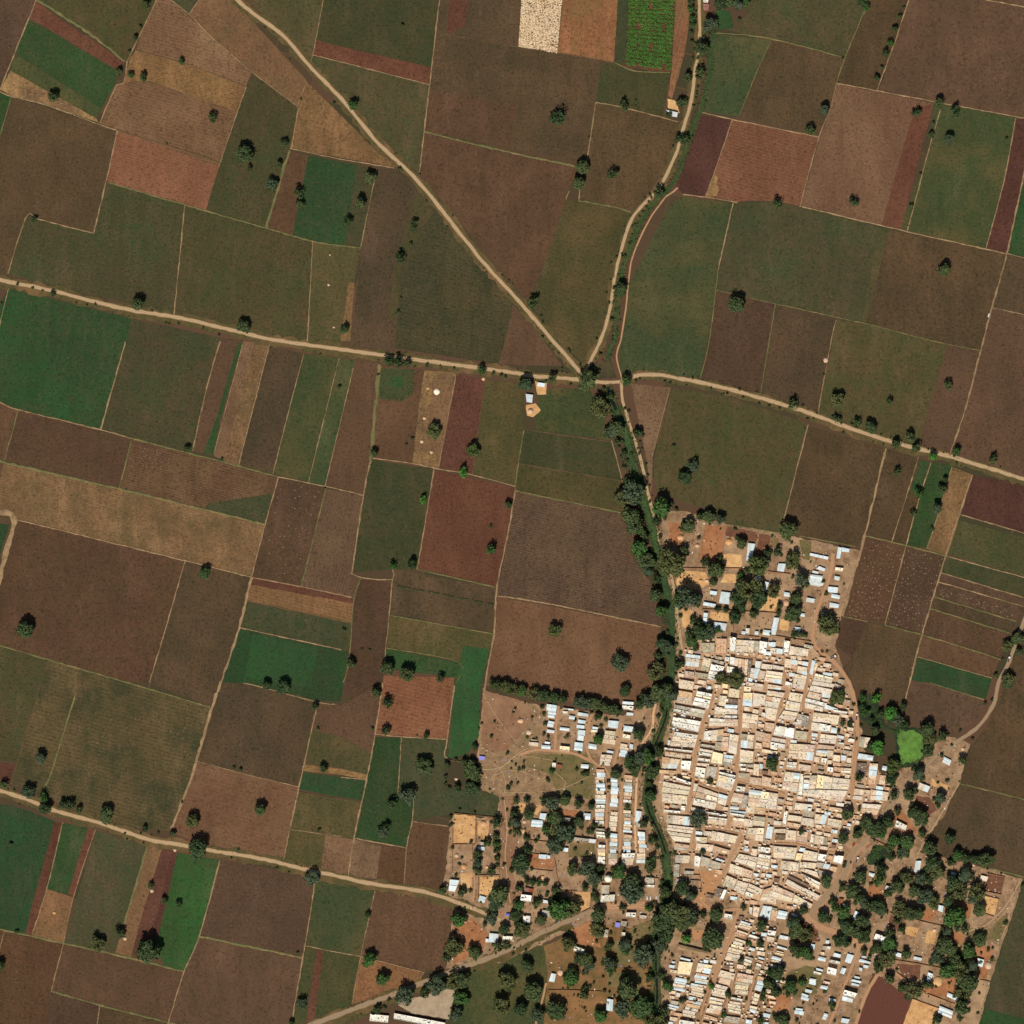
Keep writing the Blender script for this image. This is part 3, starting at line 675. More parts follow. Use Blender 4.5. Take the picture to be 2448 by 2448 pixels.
# ---- roads and tracks
def smooth_line(p, step=6.0):
    q = [p[0]] + p + [p[-1]]; out = []
    for i in range(1, len(q) - 2):
        a, b, c, e = (np.array(q[i + k], float) for k in (-1, 0, 1, 2))
        n = max(1, int(np.linalg.norm(c - b) / step))
        for k in range(n):
            f = k / n
            out.append(tuple(0.5 * (2 * b + (c - a) * f + (2 * a - 5 * b + 4 * c - e) * f * f + (3 * b - a - 3 * c + e) * f ** 3)))
    out.append(tuple(p[-1])); return out
def normals(p):
    out = []
    for i in range(len(p)):
        a = p[max(0, i - 1)]; b = p[min(len(p) - 1, i + 1)]
        dx, dy = b[0] - a[0], b[1] - a[1]; L = math.hypot(dx, dy) or 1
        out.append((-dy / L, dx / L))
    return out
def road_mat(name, base, dark, track, edge):
    m, t, b = nt(name)
    P = N(t, 'ShaderNodeNewGeometry').outputs['Position']
    sx = N(t, 'ShaderNodeSeparateXYZ'); t.links.new(N(t, 'ShaderNodeUVMap').outputs[0], sx.inputs[0])
    u = math_n(t, 'ADD', sx.outputs[0], math_n(t, 'MULTIPLY', math_n(t, 'SUBTRACT', noise(t, P, 0.08, 2), 0.5), 0.3))
    au = math_n(t, 'ABSOLUTE', math_n(t, 'SUBTRACT', u, 0.5))
    trk = ramp(t, math_n(t, 'ABSOLUTE', math_n(t, 'SUBTRACT', au, 0.17)), 0.11, 0.02)
    n = noise(t, P, 0.35, 5, 0.7)
    c = mix_n(t, ramp(t, n, 0.3, 0.7), base, dark)
    c = mix_n(t, math_n(t, 'MULTIPLY', trk, 0.7), c, track)
    c = mix_n(t, math_n(t, 'MULTIPLY', ramp(t, math_n(t, 'ADD', au, math_n(t, 'MULTIPLY', n, 0.18)), 0.42, 0.58), 0.8), c, edge)
    t.links.new(c, b.inputs['Base Color']); bump(t, b, n, 0.4, 0.1)
    return m
RM = {'dirt': road_mat('dirt_road', lin((172, 144, 108)), lin((148, 120, 87)), lin((194, 166, 128)), lin((116, 98, 68))),
      'dirto': road_mat('village_street', lin((172, 132, 98)), lin((154, 114, 83)), lin((184, 144, 108)), lin((158, 118, 86))),
      'dirtp': road_mat('pale_lane', lin((206, 164, 120)), lin((186, 142, 100)), lin((214, 174, 130)), lin((176, 130, 90))),
      'paved': road_mat('worn_paved_road', lin((146, 124, 97)), lin((130, 108, 84)), lin((158, 136, 108)), lin((146, 112, 80))),
      'verge': simple_mat('grass_verge', lin((96, 76, 48)), lin((70, 70, 38)), 0.16, c3=lin((120, 90, 60)), det=6)}
ZR = max(z for _, _, z in SURF) + 0.02
ROAD_LINES = []; ROAD_Z = []
def ztop(x, y):
    z = zat(x, y)
    for (l, w, k), zz in zip(ROAD_LINES, ROAD_Z):
        if zz > z and min(math.hypot(x - q[0], y - q[1]) for q in l) < w * .6: z = zz
    return z
print('levels', max(z for _, _, z in SURF))
def ribbon(name, line, w, z, mat, wob=0.12):
    p = smooth_line(line); nn = normals(p); v = []; f = []; uv = []; L = 0
    for i, (q, n) in enumerate(zip(p, nn)):
        if i: L += math.hypot(q[0] - p[i - 1][0], q[1] - p[i - 1][1])
        a, c = (w / 2 * (1 + R.uniform(-wob, wob)) for _ in range(2))
        v += [(q[0] + n[0] * a, q[1] + n[1] * a, z), (q[0] - n[0] * c, q[1] - n[1] * c, z)]; uv += [(0, L), (1, L)]
        if i: k = 2 * i; f.append((k - 2, k - 1, k + 1, k))
    me = mesh(name, v, f, mat)
    l = me.uv_layers.new(name='UVMap')
    for lp in me.loops: l.data[lp.index].uv = uv[lp.vertex_index]
    return link(name, me), p
for i, (k, w, tile, s) in enumerate(ROADS):
    line = [mm(p) for p in pts(tile, s)]
    nm = {'verge': 'grass_verge', 'paved': 'road', 'dirt': 'dirt_road' if w > 12 else 'footpath', 'dirto': 'street', 'dirtp': 'street'}[k]
    o, p = ribbon(nm, line, w * 816 / 1932 * M, ZR + i * 0.008, RM[k], 0.22 if k != 'verge' else 0.4)
    o['kind'] = 'structure'
    if w > 12: ROAD_LINES.append((p, w * 816 / 1932 * M, k)); ROAD_Z.append(ZR + i * 0.008)

# ---- earth bunds between the fields: low ridges
BM = {'p': simple_mat('pale_bund_earth', lin((164, 134, 99)), lin((130, 104, 74)), 0.2, det=5, c3=lin((98, 82, 54))),
      'g': simple_mat('grassy_bund', lin((112, 106, 66)), lin((88, 92, 54)), 0.3, det=5, c3=lin((140, 114, 76))),
      'd': simple_mat('dim_bund_earth', lin((104, 80, 56)), lin((84, 68, 46)), 0.3, det=5)}
def ridge(name, line, w, h, mat, wob=0.45, step=5.0, base=-0.04):
    p = smooth_line(line, step); nn = normals(p); v = []; f = []
    for i, (q, n) in enumerate(zip(p, nn)):
        ww = w / 2 * (1 + R.uniform(-wob, wob)); hh = h * (1 + R.uniform(-0.2, 0.2)); sh = R.uniform(-0.2, 0.2) * w
        z = zat(q[0], q[1])
        for k, zz in ((1.0, base), (0.55, z + hh), (-0.55, z + hh), (-1.0, base)):
            v.append((q[0] + n[0] * (ww * k + sh), q[1] + n[1] * (ww * k + sh), zz))
        if i:
            a = 4 * i
            for c in range(3): f.append((a - 4 + c, a - 3 + c, a + 1 + c, a + c))
    f.append((0, 1, 2, 3)); a = len(v) - 4; f.append((a + 3, a + 2, a + 1, a))
    return link(name, mesh(name, v, f, mat))
def extend(line):
    out = list(line)
    for end in (0, -1):
        x, y = out[end]
        if abs(x) > 609 or abs(y) > 609:
            a = out[1] if end == 0 else out[-2]
            dx, dy = x - a[0], y - a[1]; L = math.hypot(dx, dy) or 1
            q = (x + dx / L * 90, y + dy / L * 90)
            out = [q] + out if end == 0 else out + [q]
    return out
for i, (k, w, tile, s) in enumerate(BUNDS):
    o = ridge('earth_bund', extend([mm(p) for p in pts(tile, s)]), w * 816 / 1932 * M * 1.25, 0.22 + (i % 23) * 0.009, BM[k])
    o['kind'] = 'structure'

# ---- canal: dark water between two low grassy banks
CANAL = [('weed', 24, 7, '20:175,175 20:160,300 20:145,430 20:122,540 20:110,600 20:75,680 20:30,800 20:0,900 10:1900,1000 10:1840,1085 10:1775,1140 10:1690,1265 10:1640,1400 10:1600,1500 10:1575,1620 10:1560,1750 10:1545,1932 11:1520,40 11:1505,110'),
         ('water', 46, 20, '11:1505,262 11:1535,340 11:1560,400'),
         ('weed', 46, 26, '11:1555,390 11:1580,450 11:1618,560 11:1650,700 11:1680,790 11:1705,890 11:1755,1050 11:1790,1200 11:1828,1350 11:1850,1450 11:1868,1560 11:1870,1750 11:1862,1932 12:1850,50 12:1840,150'),
         ('water', 44, 11, '12:1842,140 12:1836,200 12:1790,320 12:1750,400 12:1755,480 12:1725,620 12:1738,720 12:1800,850 12:1840,980'),
         ('weed', 48, 26, '12:1838,970 12:1850,1130 12:1825,1260 12:1790,1400 12:1782,1520'),
         ('water', 44, 12, '12:1783,1510 12:1780,1600 12:1788,1750 12:1778,1932 12:1775,2150')]
water = simple_mat('canal_water', lin((26, 30, 24)), lin((18, 22, 20)), 0.2, rough=0.12, bump_s=0.05, spec=0.5)
bank = simple_mat('canal_bank', lin((62, 74, 40)), lin((44, 60, 32)), 0.2, det=6, c3=lin((92, 78, 48)))
CAN_L = []
weed = simple_mat('weed_covered_water', lin((66, 86, 46)), lin((46, 66, 38)), 0.12, rough=0.6, c3=lin((38, 50, 34)), det=5)
for i, (k, wd, ww, s) in enumerate(CANAL):
    line = [mm(p) for p in pts('11', s)]
    o, p = ribbon('canal_bank', line, wd * 816 / 1932 * M, ZR + 0.5 + i * 0.01, bank, 0.25); o['kind'] = 'structure'
    o, p = ribbon('canal', line, ww * 816 / 1932 * M, ZR + 0.6 + i * 0.01, water if k == 'water' else weed, 0.3); o['kind'] = 'structure'
    CAN_L.append((p, wd * 816 / 1932 * M))

# ------------------------------------------------------------------ labels: which one, by its look and by what it stands near
LANDMARKS = [(1395, 897, 'the road fork by the muddy pool'), (1848, 1829, 'the big round tree amid tan roofs'), (2180, 1800, 'the bright green algae pond'),
 (2092, 1700, 'the dark weedy pond'), (1672, 1962, 'the left-lane round tree'), (1662, 2105, 'the roofless walled ruin'), (990, 2425, 'the long white school roof'),
 (1454, 2100, 'the white domed shrine'), (2110, 2390, 'the smooth dark red plot'), (1108, 1862, 'the tree-ringed square yard'), (1290, 60, 'the field of bright sheaf rows'),
 (1550, 85, 'the bright green bush rows'), (800, 320, 'the golden diagonal-road field'), (120, 860, 'the large green left-edge field'),
 (330, 1220, 'the long golden stubble strip'), (1044, 936, 'the white threshing heap'), (1800, 385, 'the red ploughed canal-road square'), (1265, 957, 'the farmstead on the west road'),
 (1750, 1338, 'the pale oval threshing floor'), (990, 1695, 'the pink ploughed square'), (1988, 2110, 'the wide curving south-east street'), (358, 2280, 'the broad tree at the lower left'),
 (2120, 130, 'the tree-lined bund at the top right'), (2140, 1400, 'the white-dotted crop plots'), (2385, 1670, 'the bend of the right-hand road'), (1290, 1660, 'the long tree row above the hamlet'),
 (1250, 1870, 'the bare common with footpaths'), (2375, 2135, 'the empty walled yards'), (2101, 2242, 'the white-framed flat roof'), (1660, 2275, 'the long low tiled roof'), (948, 905, 'the small square pond plot'),
 (560, 365, 'the tall crop beside the red field'), (1910, 1270, 'the large tree above the village'), (590, 1480, 'the cart track at the left'), (1060, 1180, 'the red ribbed field'),
 (2000, 500, 'the red-edged brown field'), (480, 2020, 'the left-hand road by the broad tree'), (1560, 2165, 'the paved road end at the canal'), (1500, 1180, 'the double clump of canal trees'),
 (2270, 1130, 'the green strip with five trees'), (420, 800, 'the large west-road tree'), (1440, 1500, 'the brown field left of the canal'), (700, 1100, 'the ribbed grey field'), (2300, 420, 'the patchy green right-hand field')]
WIND = ['east', 'north-east', 'north', 'north-west', 'west', 'south-west', 'south', 'south-east']
REQ = []
def where(x, y, head):
    """x, y in photograph pixels; head = what it looks like; the wording is settled at the end"""
    REQ.append((x, y, head)); return '@@%d' % (len(REQ) - 1)

# ------------------------------------------------------------------ trees
def leaf_mat(name, c1, c2, c3):
    m, t, b = nt(name)
    oi = N(t, 'ShaderNodeObjectInfo').outputs['Random']
    P = N(t, 'ShaderNodeNewGeometry').outputs['Position']
    c = mix_n(t, oi, c1, c2)
    c = mix_n(t, ramp(t, math_n(t, 'FRACT', math_n(t, 'MULTIPLY', oi, 7.31)), 0.82, 0.95), c, c3)
    n = noise(t, P, 0.5, 3, 0.7)
    c = mix_n(t, math_n(t, 'MULTIPLY', ramp(t, n, 0.35, 0.7), 0.5), c, tuple(v * 1.6 for v in c1))
    t.links.new(c, b.inputs['Base Color'])
    b.inputs['Roughness'].default_value = 0.7
    return m
LEAF = leaf_mat('tree_leaves', lin((54, 70, 41)), lin((84, 92, 54)), lin((66, 98, 44)))
LEAFO = leaf_mat('olive_leaves', lin((78, 82, 46)), lin((88, 90, 54)), lin((70, 88, 44)))
LEAFG = leaf_mat('grey_green_leaves', lin((64, 76, 54)), lin((74, 82, 60)), lin((56, 72, 46)))
LEAFB = leaf_mat('bright_leaves', lin((66, 112, 44)), lin((76, 120, 46)), lin((66, 108, 42)))
BARK = simple_mat('bark', lin((84, 66, 50)), lin((60, 46, 36)), 2.0)
def make_crown(seed, n_lobes=26, leaves=1500, spread=0.66, flat=0.72):
    r = np.random.default_rng(seed)
    c = r.normal(size=(n_lobes, 3)); c /= np.linalg.norm(c, axis=1)[:, None]
    c *= (spread * r.uniform(0.45, 1.05, n_lobes) ** 0.6)[:, None]; c[:, 2] = c[:, 2] * flat * 0.8 + 0.05
    c[:, 0] *= r.uniform(0.75, 1.2); c[:, 1] *= r.uniform(0.75, 1.2)
    rad = r.uniform(0.24, 0.42, n_lobes)
    v = []; f = []
    # a leafy tuft of broad faces on every lobe, lying roughly along its surface, with gaps between
    k = leaves // n_lobes
    for i in range(n_lobes):
        d_ = r.normal(size=(k, 3)); d_ /= np.linalg.norm(d_, axis=1)[:, None]
        p = c[i] + d_ * (rad[i] * r.uniform(0.6, 1.12, k))[:, None]
        nrm = d_ + r.normal(scale=0.55, size=(k, 3)); nrm /= np.linalg.norm(nrm, axis=1)[:, None]
        a = np.cross(nrm, r.normal(size=(k, 3))); a /= np.linalg.norm(a, axis=1)[:, None]
        bb_ = np.cross(nrm, a); s = r.uniform(0.075, 0.15, k)[:, None]
        for q in range(k):
            j = len(v); A = a[q] * s[q]; B = bb_[q] * s[q] * 0.7
            v += [p[q] - A, p[q] - B, p[q] + A, p[q] + B]; f.append((j, j + 1, j + 2, j + 3))
    return np.array(v), f
def tube(path, rads, n=6):
    v = []; f = []
    for i, (p, r) in enumerate(zip(path, rads)):
        for k in range(n):
            a = 2 * math.pi * k / n; v.append((p[0] + r * math.cos(a), p[1] + r * math.sin(a), p[2]))
        if i:
            for k in range(n):
                a0 = (i - 1) * n + k; a1 = (i - 1) * n + (k + 1) % n
                f.append((a0, a1, a1 + n, a0 + n))
    f.append(tuple(range(n - 1, -1, -1))); f.append(tuple(range(len(v) - n, len(v))))
    return v, f
def make_trunk(seed):
    r = random.Random(seed); v, f = tube([(0, 0, -0.15), (0.02, 0.01, 0.3), (r.uniform(-.05, .05), r.uniform(-.05, .05), 0.85)], [0.10, 0.075, 0.06])
    for k in range(5):
        a = k * 1.256 + r.uniform(-.3, .3); L = r.uniform(0.4, 0.62)
        v2, f2 = tube([(0, 0, 0.7), (math.cos(a) * L * .5, math.sin(a) * L * .5, 0.95), (math.cos(a) * L, math.sin(a) * L, 1.2)], [0.05, 0.035, 0.015], 5)
        o = len(v); v += v2; f += [tuple(i + o for i in q) for q in f2]
    return v, f
CROWNS = []
for s in range(15):
    v, f = make_crown(100 + s, R.choice((12, 18, 26, 34)), R.choice((1000, 1500, 1800)), R.uniform(0.56, 0.8), R.uniform(0.6, 0.9))
    v = v + np.array([0, 0, 1.12])
    CROWNS.append((v, f, mesh('crown', v, f, (LEAF, LEAF, LEAFO, LEAF, LEAFG)[s % 5]), mesh('crown', v, f, LEAFB)))
SPARSE = []
for s in range(3):
    v, f = make_crown(300 + s, 14, 420, 0.74, 0.8); v = v + np.array([0, 0, 1.12]); SPARSE.append((v, f, mesh('crown', v, f, LEAF)))
TRUNKS = [mesh('trunk', *make_trunk(s), BARK) for s in range(4)]
BUSHES = []
for s in range(5):
    v, f = make_crown(200 + s, 12, 420, 0.55, 0.7); v = v + np.array([0, 0, 0.62])
    BUSHES.append((mesh('foliage', v, f, LEAF), mesh('foliage', v, f, LEAFB)))
STEM = mesh('stem', *tube([(0, 0, -0.1), (0.03, 0, 0.35), (0.0, 0.04, 0.7)], [0.06, 0.05, 0.03], 5), BARK)
TREES = {
'00': '828,35,26 795,155,14 768,218,16 735,292,12 675,415,20 742,428,17 815,445,22 1030,355,18 308,550,28 1205,675,25 1392,880,42 1415,955,16 1610,815,22s 1582,935,20 1548,1055,30 1688,1100,28 1700,1160,24 1702,562,9 1890,588,12 195,1248,16 785,1730,33 1380,1860,38 100,1612,12 185,1632,10 240,1648,8 300,1668,16 540,1725,10 945,815,7 8,1720,10 1500,160,8 1640,340,7 860,1760,8 1150,1860,9 940,1830,8 1010,1835,9 1240,1900,10',
'10': '68,605,28 345,150,16s 165,1020,36 110,1155,30 40,1265,24 412,1270,20 408,1298,18 395,1388,16 330,1465,27 338,1690,10s 320,1770,14b 20,1870,24 1220,675,45s 1365,955,36 1345,1045,33 1537,995,27 1600,605,26 1665,570,9 1665,600,7 1855,655,18 1800,1100,28 1088,1720,29 1580,1645,32 630,1225,8 480,1140,9 1600,1455,16 1530,1810,16 1645,1285,9 1600,1285,6 330,960,14b 1915,790,24 1920,590,24 1500,1660,9 1525,1490,9 1400,780,8 910,1560,8 820,1545,7 950,1590,7 1130,1790,9 1560,1870,8',
'20': '48,20,20 45,60,20 50,110,20 55,150,20 50,190,16 52,240,16 112,285,30 55,330,10 100,415,26 28,445,26 120,215,12 85,495,12 10,585,20 155,150,32 210,30,35 260,15,30 320,40,36 360,15,25 320,115,14 1020,20,32 1040,45,20 1250,45,11 1230,95,16 1202,165,17s 1175,250,18 1145,305,20 1125,385,14 1100,445,18 905,332,11 802,635,30 722,745,26 1322,645,24 1452,580,26 1542,640,28 1420,700,13 1408,770,18 1503,800,32 1832,790,13 1347,985,11 1295,1165,16 1275,1278,5 968,1150,24 530,1160,26 1478,1535,34 305,1735,44 15,795,24 85,330,12 75,555,8 85,440,11 80,520,9',
'01': '1060,615,20 1255,670,13s 1165,1320,32 150,1640,46 1920,265,16s 1840,832,7 715,838,5',
'11': '270,120,28 320,125,28 375,130,22 485,140,14 800,170,24 860,185,14 905,195,14 930,205,12 1042,250,42 1195,215,24 1395,235,52 1425,160,16 1620,225,28 1470,385,40 1530,510,36 1565,500,34 1510,530,26 1562,575,18 1600,635,17 1640,640,14 1680,520,26 1625,400,12 1465,75,14b 1285,50,10 1248,155,8 525,515,36 750,620,30 692,745,26b 465,900,20b 945,930,22 845,1050,14 848,1185,28 400,1265,27 290,1275,20 402,555,14 368,585,10 190,635,22 210,190,10 1208,1645,30 1575,1830,42 60,1825,26 115,1745,8 160,1748,9 260,1860,38 375,1890,38 565,1915,22 15,1635,14 1880,595,14s 1925,770,24 1610,790,18 1690,570,8 1700,610,8 1600,890,36 1660,870,50 1690,820,26 1640,1000,40 1660,1050,40 1700,1080,26 1720,1110,24 1690,1180,40 1725,1250,38 1740,1310,30 1790,1350,24 1780,1440,32 1815,1530,30 1820,1720,36 1840,1740,34 1790,1790,22 1785,1880,34 1810,945,50 1895,955,16 1780,1020,20 1805,1110,16 1860,1250,50 1830,1290,30 1910,1470,32 1905,1840,26 1725,700,10 1735,760,10 1745,820,9 1520,320,20 640,155,10 560,140,8',
'21': '620,360,28 875,335,34 1170,350,20 1502,255,24 875,445,22 985,465,22 1062,495,32 1205,585,26 1290,550,28 1322,608,26 1415,658,24b 1550,625,24 1755,670,24 797,190,9 705,440,10 740,440,7 58,710,34 20,780,32 1212,738,20 1335,865,26 1303,980,18 1485,785,17 1475,835,26 1440,950,30 1412,1065,16 1838,1730,30 1890,1690,34 1900,1760,20 1770,1890,16 600,1085,52 1810,1800,10 1840,1920,30 160,270,10 340,320,9 230,300,8 430,350,7 690,495,6',
'a': '220,95,70 340,225,28 170,375,55 420,510,45 575,465,35 830,300,70 1130,405,45 1250,390,48 1425,490,85 50,560,100 540,620,100 1010,560,100 1100,500,50 820,670,42 200,940,110 310,950,60 130,960,70 930,850,120 1030,950,90 800,930,80 1200,840,65 1520,710,85 1460,930,75 1430,1110,85 1820,870,32 1780,730,25 760,1145,60 970,1110,55 270,1180,45 330,1230,50 470,1260,50 560,1290,40 350,1330,90 450,1340,70 260,1430,70 230,1350,50 840,1030,60 1270,1010,35 1265,1090,35 1450,1340,40 1520,1340,40 1580,1350,30 1820,1250,110 1800,1180,70 600,1850,60 760,1870,85 135,1680,45 1060,1310,25 1165,1330,25 460,-10,70 590,20,60 350,-15,50 130,1560,30 300,1500,40 560,1050,35 650,1060,35',
'b': '40,70,60 180,110,60 290,120,70 420,150,60 510,160,55 690,190,65 790,200,65 880,220,65 1000,260,60 1100,280,60 1170,300,35 1230,70,60 1400,220,60 1500,190,60 1450,150,55 920,360,45 920,620,60 1380,560,65 1130,1020,60 1290,900,85 1400,860,80 1340,970,60 1490,830,60 1630,760,50 1540,1000,60 1510,1130,40 1530,1280,60 780,1010,35 330,1085,30 380,990,35 1040,1180,28 390,1370,75 300,1340,50 540,1330,60 690,1360,50 840,1400,45 100,1320,35 120,1490,60 430,1540,75 370,1540,40 700,1580,65 880,1610,35 320,1660,50 560,1720,95 450,1680,70 420,1840,90 830,1690,40 1030,1720,40 1450,1590,50 1540,1800,50 100,1900,45 230,1760,30 90,1760,35 1250,1400,35 650,400,25 1620,100,90 1700,60,70 1780,120,60 1640,160,50 -60,50,60 -150,20,60 -230,0,55 -300,-20,45 270,250,30 290,330,28 300,440,30 290,560,28 340,590,25 560,580,30 690,480,20',
'c': '1850,1220,112 100,1040,75 40,1330,60 890,1470,50',
'd': '1050,190,95 960,270,50 1640,200,75b 1860,430,95b 1610,700,80 1660,980,120b 1560,940,80 1380,1430,65 1840,1470,75 1880,1280,90 1880,1680,60 1060,700,40 1230,590,50 1130,580,50 1290,290,35 1400,620,35 1440,200,60 1400,330,60 1480,420,60 1560,540,50 1700,430,60',
'e': '720,260,120 770,760,50 460,1320,80 600,1450,85 200,1340,80 1390,1610,50 250,1720,110 180,1850,130 480,1700,110 600,1750,100 980,1730,105 780,1720,50 480,1860,100 1680,1900,85 330,1760,90',
'f': '1190,190,85 1130,550,85 480,440,45 1480,330,100 1570,430,110 1360,480,80 1720,400,90 1830,300,90 1700,480,80 1400,1130,100 1720,1030,80 1680,1180,80 1820,1390,65 1130,1310,55 1270,1360,95 1380,1480,90 1450,1560,90 1530,1600,80 1660,1600,110 1700,1650,90 980,1520,60 990,1620,60 1140,1690,95 820,1760,95 1430,1820,105 880,1210,105 520,1650,75 1380,90,40 380,1860,120 1160,1900,110 1900,570,90 1860,680,70 1870,830,60',
'g': '940,640,160 860,720,60 520,610,70b 230,600,90 100,750,90 590,350,90 1470,700,45 1660,700,60 1360,950,45 1490,1060,40 900,1350,45b 1160,1480,50 460,1580,50 1440,1550,35 1090,1790,45 230,1350,80 1650,1890,60 1780,1320,80 1860,1140,70 1690,1540,50 1700,1450,45 200,1750,80 120,1900,90 550,1250,30 300,880,35',
'h': '400,480,120 560,560,90 380,560,80 370,780,85 540,850,110 440,860,70 620,880,60 1200,470,100 1330,540,100 1450,600,90 1120,660,100 1200,690,60 1640,770,90 1830,720,100 1800,960,110 1660,1050,80 1850,1230,75 1310,740,30 130,1170,110 20,1150,70 330,1370,100 500,1300,60 110,1450,70 270,1480,45 40,1310,60 960,1640,60 960,1720,40 60,1800,40 220,1890,90 120,1860,60 1000,1890,30 670,1630,25 720,1580,20 980,620,30 1460,820,50 1540,900,40 1860,560,55 850,1440,40',
'22': '1585,440,24 1340,520,36 1190,480,36 1180,540,30 1280,640,32 1310,610,20 1190,640,24 1460,660,34 1300,740,34 1350,770,40 1320,740,30 1215,730,20 1360,860,22 1510,890,32 1400,940,38 1270,910,40 1200,900,40 1240,970,36 1410,1030,40 1440,1080,38 1550,980,32 1600,1000,28 1650,1000,30 1710,1010,38 1525,1020,22 1270,1110,34 1340,1110,30 1390,1120,26 1600,1090,44 1530,1140,46 1570,1180,44 1520,1120,34 1310,1190,36 1370,1220,40 1420,1250,34 1660,1190,42 1650,1230,30 1680,1290,32 1500,1240,36 1540,1340,58 1230,1290,40 1290,1310,40 1335,1310,34 1215,1160,36 1160,1195,22 1680,1460,36 1615,1520,34 1480,1490,50 1440,1560,40 1520,1520,36 1550,1580,40 1500,1630,46 1570,1640,50 1640,1610,40 1620,1700,56 1590,1760,44 1580,1840,48 1300,1750,40 1245,1730,26 1440,1910,26 1380,1710,28 1260,1540,26 1750,1570,16 1830,1365,16 1925,1150,16 1240,1400,20 1170,1425,26 1210,1355,18 1500,1410,30 1250,140,22 1180,180,30b 1255,250,28 1220,220,30 1380,270,40 1400,330,30 1390,390,30 1470,310,28 1570,275,12 1465,415,16 1710,120,14 1840,10,30 1240,1100,22 1750,100,12 1640,320,12',
'12': '200,60,28 258,120,28 252,280,24 178,262,12 482,305,18 430,300,7 762,368,18 470,480,44 380,650,46 288,690,28 235,850,36 250,820,24 670,720,12 755,740,12 665,1345,40 640,1500,44 600,1560,26 750,1530,32 160,1575,36 238,1680,34 150,1320,18s 545,1725,44 640,1690,38 690,1690,36 470,1760,28 370,1780,44 330,1790,24 270,1800,14 205,1850,22 245,1840,14 680,1790,36 650,1880,40 910,1830,40 1015,1850,42 935,1690,40 950,1730,28 1050,1610,34 1085,1750,50 1110,1890,32 1305,1680,44 1375,1770,26 1380,1740,20 1220,1860,50 1470,1890,40 1195,1800,14 1625,1740,64 1595,1850,52 1700,1840,50 1740,1900,30 600,470,20 650,440,14 740,500,40 770,540,28 745,600,36 700,460,24 590,540,16 610,600,16 660,605,22 590,580,14 780,480,14 720,520,24 840,605,8 780,170,6 778,260,8 1740,1660,16 970,1540,10 1290,1420,14',
'j': '185,260,30 185,350,30 710,320,55 710,480,38 710,570,40 715,650,38 720,740,35 725,820,30 415,550,28 490,690,55 490,790,60 490,870,45 600,560,40 650,890,45 930,70,35 920,220,45 940,340,65 940,430,50 990,800,110 1010,870,80 1070,640,50 970,1080,45 1060,1010,35 1130,1010,35 1200,1020,35 1280,1030,35 95,1110,50 310,1130,50 405,1110,28 750,1180,115 700,1270,90 650,1430,80 980,1290,60 1180,1250,50 930,1400,60 980,1500,50 800,1570,65 1010,1590,75 1230,1450,60 1400,1110,50 1410,1180,45 1440,1330,110 1560,1330,95 1380,1290,60 1590,870,60 1840,1190,50 1730,1080,40 720,1740,50 820,1740,45 530,1240,25 340,1310,18 900,1840,20',
'k': '420,260,110 520,380,120 530,480,60 170,260,70 600,250,60 920,300,110 1100,450,130 1080,620,160 1180,640,80 530,680,70 580,950,120 570,1200,100 960,840,50 1360,850,60 750,1430,65 1010,1420,110 1000,1500,80 1310,1580,130 1400,150,80 1380,230,70 1620,620,80 1680,900,140 1650,1040,120 1560,1000,80 1620,1300,100 1540,1430,80 120,1400,90 390,1640,110 430,1740,100 280,1640,80 750,1710,110 780,1780,80 180,1860,100 1390,1900,60 1540,1890,60',
'02': '25,580,22 160,620,32 250,655,26 260,715,30 365,690,26 405,700,26 450,720,20 610,755,42 820,828,17 895,852,11 980,855,18 1030,677,10 1125,945,50 1095,790,30 1478,722,32 235,428,34 1325,485,12 1362,495,15 1508,20,30 1605,35,36 1785,140,20 1830,490,24 1800,262,12 1805,838,13 1770,1115,36 62,915,16s 555,1480,36 682,1420,28 95,1412,15 850,1525,58 930,1235,20 1012,1255,18 852,1150,17s 1685,1530,11 1712,1820,30 5,1605,28 707,855,9 1350,945,8 1310,995,9 1570,1050,9 725,1770,5 1650,1928,18'}
ALLT = []
for tl, s in TREES.items():
    sc = TILES[tl][2]
    for w in s.split():
        k = ''
        if w[-1] in 'sb': k = w[-1]; w = w[:-1]
        x, y, r = (float(q) for q in w.split(','))
        p = px(tl, x, y); ALLT.append([p[0], p[1], r / sc * M, k])
# the same crown read from two overlapping views is one tree
KEEP = []
for a in sorted(ALLT, key=lambda q: -q[2]):
    if all(math.hypot(a[0] - b[0], a[1] - b[1]) * M > 0.36 * max(a[2], b[2]) for b in KEEP): KEEP.append(a)
KEEP = [k for k in KEEP if -20 < k[0] < 2468 and -20 < k[1] < 2468]
CAN_PTS = [q for p, w in CAN_L for q in p]
def tree_group(x, y):
    X, Y = mm((x, y))
    if min(math.hypot(X - q[0], Y - q[1]) for q in CAN_PTS) < 22: return 'trees along the canal'
    for p in YARDS:
        if inside((X, Y), p): return 'trees among the houses and yards'
    if min(math.hypot(X - q[0], Y - q[1]) for l in ROAD_LINES for q in l[0][::2]) < 14: return 'trees beside the roads'
    return 'trees standing in the fields'
nT = nB = 0; REST = []; SCR = []
SURF_CORE = [mm(p) for p in pts('n', '1600,1520 1840,1520 1960,1545 2020,1630 2050,1840 2100,1850 2080,1960 1990,2062 1925,2182 1770,2175 1700,2080 1590,2052 1565,1880')]
